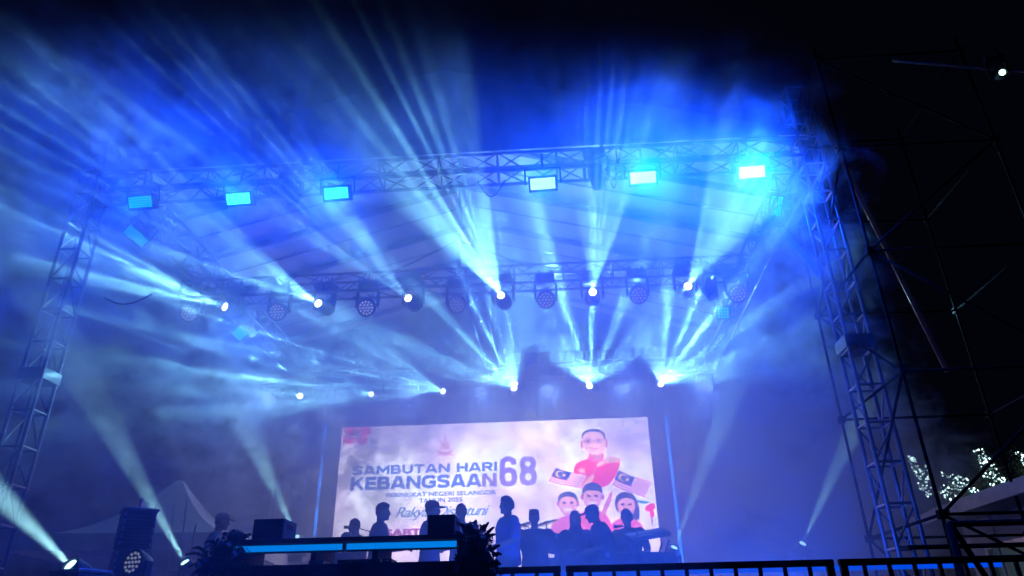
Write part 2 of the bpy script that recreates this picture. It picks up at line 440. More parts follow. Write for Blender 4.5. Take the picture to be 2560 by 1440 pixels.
# ------------------------------------------------------------------ strobe panels
def strobe(label, p, d, roll, em, power, w_=.34, h_=.155, col=BLUE, group='LED strobe panels hanging from the front truss', hang=.45, nx=10, nz=5):
    p = Vector(p); d = Vector(d).normalized()
    t = thing('strobe_light', label, 'strobe light', p, 0, group)
    q = d.to_track_quat('-Y', 'Z').to_matrix() @ Matrix.Rotation(roll, 3, 'Y')
    b = MB(); b.bevbox(q @ Vector((0, .07, 0)), (w_ + .05, .12, h_ + .06), .012, q)
    b.build('housing', M['plastic'], t)
    b = MB()
    for i in range(nx):
        for k in range(nz):
            cx = (i - (nx - 1) / 2) * w_ / nx; cz = (k - (nz - 1) / 2) * h_ / nz
            b.box(q @ Vector((cx, .004, cz)), (w_ / nx * .60, .01, h_ / nz * .60), q)
    b.build('led_panel', em, t)
    b = MB()
    for x in (-1, 1):
        b.tube(q @ Vector((x * (w_ / 2 + .07), .07, 0)), q @ Vector((x * (w_ / 2 + .07), .12, h_ / 2 + .13)), .012)
    b.tube(q @ Vector((-(w_ / 2 + .07), .12, h_ / 2 + .13)), q @ Vector((w_ / 2 + .07, .12, h_ / 2 + .13)), .012)
    if hang: b.tube(q @ Vector((0, .12, h_ / 2 + .13)), q @ Vector((0, .14, h_ / 2 + .13)) + Vector((0, 0, max(.02, hang - h_ / 2 - .13))), .018)
    b.build('bracket', M['black'], t)
    if power:
        l = bpy.data.lights.new('strobe_glow', 'SPOT'); l.energy = power; l.color = col; l.spot_size = R(160); l.spot_blend = .8; l.shadow_soft_size = .12 if nz == 5 else .3
        light_obj('strobe_glow', l, p + d * .05, t, d)
    return t
e_dim = emit('led_dim_blue', (.0, .26, .95), 3.5); e_grn = emit('led_green_cyan', (.06, 1, .80), 4.5)
e_cyn = emit('led_bright_cyan', (.5, 1, .97), 4); e_wht = emit('led_white', (.6, 1, 1), 6); e_sq = emit('led_square_cyan', (.0, .6, 1), 7)
e_blu = emit('led_blue', (.0, .3, 1), 5)
fwd = Vector((-.05, -1, -.62))
S = [('dim blue strobe panel farthest left', (350, 505), e_dim, 300), ('green cyan strobe panel left of the stage roof', (595, 497), e_grn, 780),
     ('green cyan strobe panel second from the left over the roof', (840, 483), e_grn, 430), ('bright cyan strobe panel at the centre right of the front truss', (1357, 459), e_cyn, 560),
     ('white glowing strobe panel second from the right', (1608, 444), e_wht, 1600), ('white glowing strobe panel farthest right on the front truss', (1880, 430), e_wht, 2500)]
for lb, q, em, pw in S: strobe(lb, at(*q, 8), fwd, 0, em, pw)
G5 = 'LED strobe panels on the side trusses'
strobe('dim blue strobe panel tilted like a diamond at the far left', at(340, 590, 9.2), (.5, -1, -.6), R(32), e_dim, 0, group=G5, hang=0)
strobe('blue strobe panel turned sideways at the right tower', at(1940, 515, 9.3), (-.55, -.8, -.6), R(-62), e_blu, 400, .30, .17, group=G5, hang=0)
strobe('cyan square strobe on the left side truss', at(600, 833, 11.6), (.7, -1, -.6), R(38), e_sq, 200, .2, .2, group=G5, hang=0, nx=4, nz=4)
strobe('blue square strobe on the right side truss', at(1808, 782, 11.9), (-.5, -1, -.6), R(12), e_blu, 200, .2, .2, group=G5, hang=0, nx=4, nz=4)
G6 = 'small blue strobes behind the back truss'
for lb, x, y, em in (('faint blue strobe at the left end of the back truss', 838, 938, e_blu), ('blue strobe behind the back truss above the flower corner', 997, 934, e_sq), ('blue strobe behind the back truss above the crest', 1150, 929, e_sq),
                     ('cyan strobe behind the back truss by the straight beam', 1298, 922, e_sq), ('cyan strobe lost in the rays above the portrait', 1455, 916, e_sq), ('blue strobe at the right end of the back truss', 1615, 906, e_blu)):
    strobe(lb, at(x, y, 15.45), (0, -1, -.3), 0, em, 0, .26, .09, col=(.12, .32, 1), group=G6, hang=.2, nx=8, nz=3)
for lb, x, y, Y in (('small blue strobe beside the leftmost wash light', 500, 742, 11.2), ('small blue strobe above the right end wash light', 1862, 682, 11.3)):
    strobe(lb, at(x, y, Y), (.1, -1, -.5), R(20), e_sq, 0, .16, .12, group=G5, hang=.15, nx=3, nz=2)

# ------------------------------------------------------------------ trusses
def truss(name, label, a, bb, wd=.32, ht=None, bay=.42, group=None, r=.025, vertical=False, ladder=True, cat='truss'):
    a, bb = Vector(a), Vector(bb); ht = ht or wd
    t = thing(name, label, cat, a, 0, group)
    d = bb - a; L = d.length; d.normalize()
    u = Vector((1, 0, 0)) if vertical else d.cross(Vector((0, 0, 1))).normalized()
    v = d.cross(u).normalized()
    cs = [u * wd / 2 * i + v * ht / 2 * j for i, j in ((-1, -1), (1, -1), (1, 1), (-1, 1))]
    for c in cs:
        m = MB(); m.tube(c, c + d * L, r, 8); m.build('chord', M['alu'], t, smooth=True)
    m = MB(); n = max(1, round(L / bay)); st = L / n
    for k in range(n):
        for i in range(4):
            p, q = cs[i], cs[(i + 1) % 4]
            if k % 2: p, q = q, p
            if not vertical or i % 2 == k % 2: m.tube(p + d * (st * k + .02), q + d * (st * (k + 1) - .02), r * .5, 5, cap=False)
            if ladder and (vertical or k % 2 == 0): m.tube(cs[i] + d * st * k, cs[(i + 1) % 4] + d * st * k, r * (.6 if vertical else .5), 5, cap=False)
    for i in range(4): m.tube(cs[i] + d * L, cs[(i + 1) % 4] + d * L, r * .55, 5)
    m.build('bracing', M['alu'], t)
    return t
XL, XR, XC = -6.8, 3.78, -1.5
truss('front_truss', 'front lighting truss carrying the row of strobe panels', (XL + .2, 8.45, 7.13), (XR - .2, 8.45, 7.13), .34, .30, group='horizontal lighting trusses')
truss('middle_truss', 'middle lighting truss under the roof holding wash and beam lights', (XL + .2, 11.2, 6.75), (XR - .1, 11.2, 6.75), .34, .34, group='horizontal lighting trusses')
truss('back_truss', 'back lighting truss above the screen', (XL + .3, 15.2, 6.42), (XR - .2, 15.2, 6.42), .30, .32, group='horizontal lighting trusses')
G7 = 'trusses running front to back under the roof'
truss('side_truss', 'side truss under the left edge of the roof', (-5.9, 8.7, 6.8), (-5.9, 15.2, 6.8), .40, .34, group=G7)
truss('side_truss', 'side truss under the right edge of the roof', (XR - .3, 8.7, 6.8), (XR - .3, 15.2, 6.6), .34, .34, group=G7)
truss('centre_truss', 'centre truss running back from the middle truss', (-1.36, 11.45, 6.75), (-1.36, 15.0, 6.7), .30, .34, group=G7)
G8 = 'vertical truss towers carrying the roof'
tr = truss('truss_tower', 'tall truss tower at the right front corner of the stage', (XR, 8.55, 0.0), (XR, 8.55, 8.3), .29, vertical=True, bay=.46, group=G8, r=.026)
m = MB(); m.bevbox((0, 0, 4.25), (.36, .36, .16), .01); m.build('sleeve', M['grey'], tr)
m = MB(); m.bevbox((0, 0, .03), (.7, .7, .06), .01); m.build('base_plate', M['steel'], tr)
tl = truss('truss_tower', 'truss tower at the left front corner, half lost in smoke', (XL, 8.55, 0.0), (XL, 8.55, 8.0), .29, vertical=True, bay=.46, group=G8, r=.026)
m = MB(); m.bevbox((0, 0, 4.25), (.36, .36, .16), .01); m.build('sleeve', M['grey'], tl)
truss('truss_tower', 'faint thin truss tower in the haze behind the left speaker box', at(686, 1345, 15.6) * Vector((1, 1, 0)) if False else (at(686, 1345, 15.6).x, 15.6, DK_Z), (at(686, 1345, 15.6).x, 15.6, 7.2), .26, vertical=True, bay=.5, group=G8, r=.02)
# vertical king post under the ridge
m = MB(); m.tube((XC - .1, 11.2, 6.9), (XC - .1, 11.2, 8.7), .035); m.tube((XC - .1, 11.2, 7.6), (XC + 1.2, 11.2, 6.95), .02); m.tube((XC - .1, 11.2, 7.6), (XC - 1.4, 11.2, 6.95), .02)
tag(m.build('king_post', M['alu']), 'upright post between the middle truss and the roof ridge', 'post')

# ------------------------------------------------------------------ roof canopy
EAVE, RIDGE = 7.40, 8.85
t = thing('stage_roof', 'pale fabric gable roof stretched over the stage', 'roof', (XC, 8.4, EAVE))
def roofz(x): return (RIDGE - EAVE) * (1 - abs(x) / 5.3)
for sgn in (-1, 1):
    m = MB(); nx, ny = 10, 42; vs = []; fs = []
    for j in range(ny + 1):
        for i in range(nx + 1):
            x = sgn * 5.3 * i / nx; y = 7.3 * j / ny
            sag = -.05 * sin(pi * ((y / 1.35) % 1.0)) * (1 if 0 < i < nx else .3)
            vs.append((x, y, roofz(x) + sag))
    for j in range(ny):
        for i in range(nx):
            a = j * (nx + 1) + i; fs.append((a, a + 1, a + nx + 2, a + nx + 1))
    m.add(vs, fs); m.build('canopy', M['canopy'], t, smooth=True)
for j in range(6):
    y = .3 + 1.35 * j - .2
    for sgn in (-1, 1):
        m = MB(); m.tube((0, y, roofz(0) - .09), (sgn * 5.3, y, -.09), .058, 8); m.build('rafter', M['seam'], t)
        if j < 5:
            m = MB(); m.tube((0, y + .68, roofz(0) - .07), (sgn * 5.3, y + .68, -.07), .014, 6); m.build('webbing', M['seam'], t)
for x in (-5.3, 0, 5.3):
    m = MB(); m.tube((x, 0, roofz(x) - .08), (x, 7.3, roofz(x) - .08), .04, 8); m.build('purlin', M['seam'], t)
m = MB(); m.poly([(-5.3, -.16, -.08), (5.3, -.16, -.08), (0, -.16, RIDGE - EAVE + .05)], .02, Vector((0, -1, 0))); m.build('front_gable', M['drape'], t)
# ------------------------------------------------------------------ back drape
m = MB(); vs = []; n = 160
for i in range(n + 1):
    x = -6.6 + 10.3 * i / n; y = 16.75 + .05 * sin(i * 1.9) + .03 * sin(i * .73)
    vs += [(x, y, DK_Z), (x, y, 7.5)]
m.add(vs, [(2 * i, 2 * i + 2, 2 * i + 3, 2 * i + 1) for i in range(n)])
tag(m.build('backdrop', M['drape'], smooth=True), 'dark cloth backdrop hanging behind the screen', 'backdrop')

# ------------------------------------------------------------------ LED screen and its picture
YS = 16.5
SX0, SX1, SZ0, SZ1 = -5.10, 2.16, 1.72, 5.665
scr = thing('led_screen', 'big LED screen with Malay lettering, a man in red and flags', 'LED screen', ((SX0 + SX1) / 2, YS, SZ0))
SO = Vector(scr.location)
def scrloc(x, y, lay=1): p = at(x, y, YS - .004 * lay - .02); return Vector((p.x, YS - .004 * lay - .02, p.z)) - SO
m = MB(); m.box((0, .11, (SZ1 - SZ0) / 2), (SX1 - SX0 + .04, .18, SZ1 - SZ0 + .04)); m.build('frame', M['black'], scr)
SCR = 4.1
def screen_bg():
    mt, nt, N, L = node_mat('screen_picture'); b = N['Principled BSDF']; b.inputs['Base Color'].default_value = (.01, .01, .01, 1); b.inputs['Roughness'].default_value = .6
    tc = N.new('ShaderNodeTexCoord'); nz = N.new('ShaderNodeTexNoise'); nz.inputs['Scale'].default_value = .55; nz.inputs['Detail'].default_value = 5; nz.inputs['Roughness'].default_value = .55
    nz.inputs['Distortion'].default_value = .5
    mp = N.new('ShaderNodeMapping'); mp.inputs['Location'].default_value = (4.3, 0, 2.2); L.new(tc.outputs['Object'], mp.inputs[0]); L.new(mp.outputs[0], nz.inputs['Vector'])
    rp = N.new('ShaderNodeValToRGB'); E = rp.color_ramp.elements
    E[0].position = .33; E[0].color = (.64, .52, .70, 1); E[1].position = .62; E[1].color = (.93, .93, 1, 1)
    e = rp.color_ramp.elements.new(.46); e.color = (.84, .63, .82, 1)
    L.new(nz.outputs[0], rp.inputs[0]); L.new(rp.outputs[0], b.inputs['Emission Color']); b.inputs['Emission Strength'].default_value = SCR; b.inputs['Base Color'].default_value = (.5, .45, .6, 1)
    return mt
m = MB(); m.box((0, -.005, (SZ1 - SZ0) / 2), (SX1 - SX0, .02, SZ1 - SZ0)); m.build('screen_panel', screen_bg(), scr)
_inks = {}
def ink(c):
    c = tuple(round(v, 3) for v in c)
    if c not in _inks: _inks[c] = emit('screen_ink', c, SCR, base=tuple(v * .6 for v in c))
    return _inks[c]
def pic(name, shapes, parent=scr):
    "flat picture on the screen: list of (outline in photo pixels, colour, layer)"
    me = bpy.data.meshes.new(name); vs = []; fs = []; mi = []; mats = []
    for pts, c, lay in shapes:
        k = ink(c)
        if k not in mats: mats.append(k)
        o = len(vs); vs += [scrloc(x, y, lay) for x, y in pts]; fs.append(tuple(range(o, len(vs)))); mi.append(mats.index(k))
    me.from_pydata([tuple(v) for v in vs], [], fs)
    for k in mats: me.materials.append(k)
    for p, i in zip(me.polygons, mi): p.material_index = i
    bm = bmesh.new(); bm.from_mesh(me); bmesh.ops.triangulate(bm, faces=bm.faces[:], ngon_method='EAR_CLIP')
    for f in bm.faces:
        if f.normal.y > 0: f.normal_flip()
    bm.to_mesh(me); bm.free()
    o = bpy.data.objects.new(name, me); COL.objects.link(o); o.parent = parent
    return o
def ell(cx, cy, rx, ry, a=0, n=28, t0=0, t1=360):
    a = R(a); out = []
    for i in range(n + (t1 - t0 < 360)):
        t = R(t0 + (t1 - t0) * i / n); x, y = rx * cos(t), ry * sin(t)
        out.append((cx + x * cos(a) - y * sin(a), cy + x * sin(a) + y * cos(a)))
    return out
def smoothpoly(pts, it=2):
    for _ in range(it):
        q = []
        for i in range(len(pts)):
            a, b_ = pts[i], pts[(i + 1) % len(pts)]
            q += [(a[0] * .75 + b_[0] * .25, a[1] * .75 + b_[1] * .25), (a[0] * .25 + b_[0] * .75, a[1] * .25 + b_[1] * .75)]
        pts = q
    return pts
def text(s, x0, x1, yb0, yb1, hgt, col, bold=.0, shear=0, name='lettering', lay=2, space=1.0):
    "lettering fitted between photo pixels x0..x1 with its baseline at yb0..yb1"
    cu = bpy.data.curves.new(name, 'FONT'); cu.body = s; cu.size = 1; cu.shear = shear; cu.space_character = space; cu.resolution_u = 4
    o = bpy.data.objects.new(name, cu); COL.objects.link(o)
    dg = bpy.context.evaluated_depsgraph_get(); src = bpy.data.meshes.new_from_object(o.evaluated_get(dg)); bpy.data.objects.remove(o)
    V = [v.co.copy() for v in src.vertices]; Fc = [tuple(p.vertices) for p in src.polygons]; bpy.data.meshes.remove(src)
    k = bold; offs = [(0, 0)] if k <= 0 else [(x * k, y * k * .8) for x, y in ((-1, -1), (0, -1), (1, -1), (-1, 0), (0, 0), (1, 0), (-1, 1), (0, 1), (1, 1))]
    x_0, x_1 = min(v.x for v in V) - k, max(v.x for v in V) + k; y_0, y_1 = min(v.y for v in V) - k * .8, max(v.y for v in V) + k * .8
    a = scrloc(x0, yb0, lay); b_ = scrloc(x1, yb1, lay); top = scrloc(x0, yb0 - hgt, lay)
    za = (a.z + b_.z) / 2; hz = top.z - a.z; vs = []; fs = []
    for n_, (ox, oy) in enumerate(offs):          # the strokes are thickened by stacking shifted copies a fraction of a millimetre apart
        q = len(vs)
        vs += [(a.x + (b_.x - a.x) * (v.x + ox - x_0) / (x_1 - x_0), a.y - .0003 * n_, za + hz * (v.y + oy - y_0) / (y_1 - y_0)) for v in V]
        fs += [tuple(i + q for i in f) for f in Fc]
    me = bpy.data.meshes.new(name); me.from_pydata(vs, [], fs); me.materials.append(ink(col))
    o = bpy.data.objects.new(name, me); COL.objects.link(o); o.parent = scr
    return o
GLYPH = {          # centre lines of heavy block capitals in a box one unit high: (width, strokes)
 'A': (1.0, [[(.10, -.02), (.44, .97), (.56, .97), (.90, -.02)], [(.25, .27), (.75, .27)]]),
 'B': (.87, [[(.13, 0), (.13, 1)], [(.1, .885), (.56, .885), (.69, .80), (.69, .62), (.58, .52), (.1, .52)], [(.1, .115), (.62, .115), (.75, .2), (.75, .42), (.62, .52)]]),
 'E': (.76, [[(.13, 0), (.13, 1)], [(.1, .885), (.74, .885)], [(.1, .5), (.68, .5)], [(.1, .115), (.76, .115)]]),
 'G': (1.0, [[(.88, .76), (.72, .885), (.42, .885), (.2, .78), (.12, .6), (.12, .4), (.2, .22), (.42, .115), (.68, .115), (.86, .22), (.86, .50)], [(.54, .46), (.97, .46)]]),
 'H': (.93, [[(.13, 0), (.13, 1)], [(.8, 0), (.8, 1)], [(.13, .5), (.8, .5)]]),
 'I': (.26, [[(.13, 0), (.13, 1)]]),
 'K': (.95, [[(.13, 0), (.13, 1)], [(.14, .34), (.80, 1.06)], [(.42, .60), (.86, -.04)]]),
 'M': (1.12, [[(.13, 0), (.13, 1)], [(.13, .98), (.56, .32), (.99, .98)], [(.99, 0), (.99, 1)]]),
 'N': (.98, [[(.13, 0), (.13, 1)], [(.14, .98), (.84, .02)], [(.85, 0), (.85, 1)]]),
 'R': (.92, [[(.13, 0), (.13, 1)], [(.1, .885), (.58, .885), (.75, .78), (.75, .56), (.6, .45), (.1, .45)], [(.50, .46), (.80, -.04)]]),
 'S': (.86, [[(.80, .77), (.64, .885), (.28, .885), (.13, .79), (.14, .63), (.28, .55), (.60, .47), (.73, .38), (.73, .21), (.58, .115), (.22, .115), (.05, .23)]]),
 'T': (.86, [[(0, .885), (.86, .885)], [(.43, 0), (.43, .9)]]),
 'U': (.92, [[(.13, 1), (.13, .4), (.21, .2), (.38, .115), (.54, .115), (.71, .2), (.79, .4), (.79, 1)]]),
 ' ': (.40, []),
 '6': (.57, [[(.47, .72), (.44, .85), (.34, .91), (.22, .91), (.12, .85), (.09, .72), (.09, .26), (.12, .14), (.22, .09), (.34, .09), (.44, .14), (.475, .26), (.475, .38), (.44, .49), (.34, .54), (.22, .54), (.12, .47)]]),
 '8': (.57, [[(.28, .91), (.15, .87), (.105, .76), (.12, .62), (.28, .53), (.44, .62), (.46, .76), (.41, .87), (.28, .91)], [(.28, .53), (.12, .44), (.09, .28), (.13, .14), (.28, .09), (.43, .14), (.475, .28), (.45, .44), (.28, .53)]])}
def block_text(word, x0, x1, yb0, yb1, hgt, cols, half=.118, gap=.07, lay=2):
    "heavy capitals made of thick strokes, one mesh per letter, fitted like text()"
    tot = sum(GLYPH[c][0] for c in word) + gap * (len(word) - 1)
    a = scrloc(x0, yb0, lay); b_ = scrloc(x1, yb1, lay); top = scrloc(x0, yb0 - hgt, lay); za = (a.z + b_.z) / 2; hz = top.z - a.z; sx = (b_.x - a.x) / tot; pen = 0
    for ci, c in enumerate(word):
        vs = []; fs = []; n_ = 0
        def P_(x, y): return (a.x + (pen + x) * sx, a.y - .00025 * n_, za + hz * min(1, max(0, y)))
        for st in GLYPH[c][1]:
            for k, (p, q) in enumerate(zip(st, st[1:])):
                d = Vector((q[0] - p[0], q[1] - p[1])).normalized(); nn = Vector((-d.y, d.x)) * half; o = len(vs)
                vs += [P_(p[0] + nn.x, p[1] + nn.y), P_(q[0] + nn.x, q[1] + nn.y), P_(q[0] - nn.x, q[1] - nn.y), P_(p[0] - nn.x, p[1] - nn.y)]; fs.append((o, o + 3, o + 2, o + 1)); n_ += 1
                if k:
                    o = len(vs); vs += [P_(p[0] + half * cos(2 * pi * i / 14), p[1] + half * sin(2 * pi * i / 14)) for i in range(14)]; fs.append(tuple(range(o, o + 14))); n_ += 1
        pen += GLYPH[c][0] + gap
        if vs:
            me = bpy.data.meshes.new('letter'); me.from_pydata(vs, [], fs); me.materials.append(ink(cols if not isinstance(cols, list) else cols[min(ci, len(cols) - 1)]))
            o = bpy.data.objects.new('letter', me); COL.objects.link(o); o.parent = scr
NAVY = (.02, .11, .46); PUR = (.22, .12, .46)
def words(label_list):
    for a in label_list: text(*a[0], **a[1])
words([
 (('KE-', 1224, 1247, 1216, 1216, 8, (.2, .12, .5)), dict(bold=0.032, lay=4)),
 (('PERINGKAT NEGERI SELANGOR', 965, 1240, 1243, 1237, 11, (.03, .11, .42)), dict(bold=0.032)),
 (('TAHUN 2025', 1047, 1156, 1257, 1254, 11, (.03, .11, .42)), dict(bold=0.032)),
 (('Rakyat Disantuni', 987, 1225, 1301, 1297, 34, (.03, .18, .36)), dict(bold=.006, shear=.45, space=.85)),
 (('SABTU', 962, 1078, 1343, 1340, 20, (.34, .03, .22)), dict(bold=0.053)),
 (('A', 1300, 1309, 1384, 1384, 11, (.9, .75, .9)), dict(bold=0.042)),
 (('S', 1304, 1312, 1402, 1402, 11, (.9, .75, .9)), dict(bold=0.042))])
block_text('SAMBUTAN HARI', 880, 1243, 1187, 1178.5, 22.5, NAVY)
block_text('KEBANGSAAN', 875, 1242, 1226, 1216.5, 33, [NAVY] * 8 + [(.05, .11, .46), PUR], .125, .05)
block_text('68', 1249, 1344, 1217, 1215, 76, [PUR, (.30, .19, .50)], .088, .06, lay=5)
# hexagon shapes printed softly in the picture
hx = []
for cx, cy, r_ in ((1437, 1060, 12), (1470, 1056, 10), (1500, 1058, 11), (1415, 1082, 13), (1570, 1075, 14), (1600, 1100, 12), (1590, 1056, 10), (1395, 1062, 9)):
    pic('hexagon', [(ell(cx, cy, r_, r_ * .95, 10, 6), (.74, .66, .86), 1)])
# red hibiscus in the top left corner
RED, PINK, DK = (.95, .015, .09), (.95, .09, .26), (.16, .01, .12)
pic('flower', [
 (smoothpoly([(858, 1069), (890, 1067), (898, 1078), (893, 1088), (877, 1088), (858, 1082)]), RED, 2),
 (smoothpoly([(896, 1066), (926, 1066), (930, 1078), (922, 1088), (906, 1090), (894, 1084)]), RED, 3),
 (smoothpoly([(896, 1084), (910, 1086), (922, 1098), (914, 1108), (902, 1115), (892, 1108), (890, 1094)]), RED, 4),
 (smoothpoly([(857, 1088), (876, 1088), (890, 1096), (884, 1108), (868, 1112), (855, 1104)]), PINK, 3),
 (smoothpoly([(873, 1076), (884, 1080), (890, 1070), (894, 1080), (904, 1078), (897, 1088), (894, 1098), (888, 1088), (878, 1090), (882, 1083)], 1), DK, 5)])
pic('flower', [
 (smoothpoly([(1618, 1262), (1634, 1256), (1640, 1268), (1632, 1278), (1618, 1280), (1611, 1272)]), RED, 2),
 (smoothpoly([(1624, 1278), (1634, 1276), (1637, 1288), (1632, 1296), (1624, 1290)]), RED, 3),
 (smoothpoly([(1590, 1250), (1612, 1252), (1628, 1256), (1612, 1260), (1596, 1257)]), (.03, .22, .30), 2),
 ([(1628, 1290), (1631, 1290), (1632, 1312), (1629, 1312)], DK, 2)])
# crest: blade over a crowned emblem on a scroll
CR = (.62, .22, .30); CR2 = (.78, .40, .46)
crest = [([(1112.5, 1080), (1115, 1092), (1114, 1101), (1111.5, 1101), (1110.5, 1092)], CR, 2), ([(1112, 1100), (1114, 1100), (1114, 1124), (1112, 1124)], CR, 3),
 (smoothpoly([(1106, 1104), (1110, 1098), (1116, 1098), (1120, 1104), (1125, 1116), (1128, 1124), (1098, 1125), (1102, 1114)]), CR2, 2),
 (smoothpoly([(1093, 1124), (1101, 1129), (1113, 1130), (1124, 1128), (1131, 1123), (1130, 1132), (1119, 1136), (1104, 1137), (1094, 1132)]), CR, 4),
 ([(1090, 1139), (1100, 1134), (1113, 1138), (1126, 1133), (1137, 1137), (1134, 1140), (1124, 1138), (1113, 1142), (1102, 1139), (1092, 1142)], CR2, 3)]
for s_ in (-1, 1):
    crest.append(([(1113 + s_ * 3, 1112), (1113 + s_ * 9, 1107), (1113 + s_ * 12, 1100), (1113 + s_ * 13.5, 1101), (1113 + s_ * 11, 1109), (1113 + s_ * 5, 1115)], CR, 3))
    crest.append((ell(1113 + s_ * 12.5, 1101, 2, 2, 0, 8), CR, 4))
for i in range(5): crest.append((ell(1103 + i * 5, 1121, 1.6, 2.6, 0, 8), CR, 5))
pic('crest', crest)
# portrait of a man in a red shirt with glasses
SK, SK2, HR = (.93, .46, .44), (.62, .18, .24), (.015, .03, .10)
def P3(x, y): return (1360 + x / 4.8, 1050 + y / 4.8)
def PP(*a): return [P3(a[i], a[i + 1]) for i in range(0, len(a), 2)]
por = pic('portrait', [
 (smoothpoly(PP(350, 640, 365, 540, 430, 495, 530, 460, 620, 500, 700, 460, 790, 490, 925, 490, 900, 570, 850, 700, 760, 790, 640, 830, 560, 830, 430, 830)), (1, .02, .12), 2),
 (smoothpoly(PP(530, 380, 720, 380, 715, 470, 620, 500, 535, 460)), SK2, 3),
 (PP(520, 465, 545, 400, 620, 500, 590, 520), (1, .10, .24), 4), (PP(690, 465, 735, 395, 700, 500, 625, 505), (1, .10, .24), 4),
 (PP(740, 460, 790, 430, 850, 440, 940, 470, 920, 500, 830, 510, 740, 520, 690, 545, 630, 570, 640, 520), (.95, .45, .35), 4),
 (PP(450, 560, 462, 592, 500, 575, 480, 605, 510, 640, 465, 630, 440, 655, 430, 620, 390, 600, 430, 592), (.95, .40, .30), 4),
 (PP(440, 830, 500, 730, 590, 640, 600, 690, 560, 760, 500, 800), (.95, .45, .35), 4)])
pic('face', [
 (ell(*P3(455, 295), 4, 11), SK2, 4), (ell(*P3(748, 280), 4, 11), SK2, 4),
 (smoothpoly(PP(458, 190, 500, 130, 600, 115, 700, 130, 738, 200, 745, 280, 735, 360, 690, 405, 610, 420, 540, 400, 480, 340, 455, 270)), SK, 5),
 (smoothpoly(PP(540, 325, 600, 345, 660, 325, 650, 345, 600, 362, 550, 345), 1), SK2, 6),
 (smoothpoly(PP(585, 250, 600, 285, 618, 300, 580, 306, 560, 300, 580, 280), 1), (.82, .30, .36), 6)], por)
pic('hair', [(smoothpoly(PP(455, 240, 452, 180, 480, 130, 560, 106, 650, 108, 715, 140, 738, 190, 735, 245, 715, 220, 700, 165, 650, 140, 560, 140, 500, 150, 470, 185)), HR, 6),
             (PP(495, 235, 545, 228, 548, 234, 497, 242), HR, 7), (PP(620, 230, 670, 222, 676, 228, 622, 238), HR, 7)], por)
gl = []
for cx in (530, 650):
    c = P3(cx, 252)
    gl.append((ell(c[0], c[1], 10.5, 7), (.28, .10, .20), 7)); gl.append((ell(c[0], c[1], 9, 5.4), (.74, .34, .38), 8)); gl.append((ell(c[0], c[1] - .5, 4.2, 2.2), (.06, .02, .07), 9))
gl.append((PP(575, 244, 605, 244, 605, 248, 575, 248), (.4, .2, .3), 8)); gl.append((PP(700, 240, 740, 238, 740, 243, 700, 245), (.4, .2, .3), 8))
pic('glasses', gl, por)
# two striped flags with crescent and star
def flag(cx0, cy0, ux, uy, vx, vy):
    "origin top left corner, u along the top, v down the hoist, in crop pixels"
    def F(a, b_): return P3(cx0 + ux * a + vx * b_, cy0 + uy * a + vy * b_ + 14 * sin(a * 5.0) * .6)
    sh = []
    for i in range(14):
        c = (.80, .08, .16) if i % 2 == 0 else (.92, .80, .92)
        top_ = [F(a / 12, i / 14) for a in range(13)]; bot = [F(a / 12, (i + 1) / 14) for a in range(12, -1, -1)]
        sh.append((top_ + bot, c, 5))
    sh.append(([F(a / 12, 0) for a in range(7)] + [F(a / 12, 8 / 14) for a in range(6, -1, -1)], (.01, .05, .28), 6))
    cres = [F(.20 + .13 * cos(R(t)), .28 + .21 * sin(R(t))) for t in range(50, 311, 20)] + [F(.235 + .105 * cos(R(t)), .28 + .165 * sin(R(t))) for t in range(300, 59, -20)]
    sh.append((cres, (.95, .50, .12), 7))
    star = [F(.33 + (.065 if k % 2 == 0 else .035) * cos(pi * k / 14), .29 + (.12 if k % 2 == 0 else .06) * sin(pi * k / 14)) for k in range(28)]
    sh.append((star, (.95, .50, .12), 7))
    return sh
pic('flag', flag(140, 575, 385, 95, -95, 165)); pic('flag', flag(892, 598, 395, 160, -80, 190))
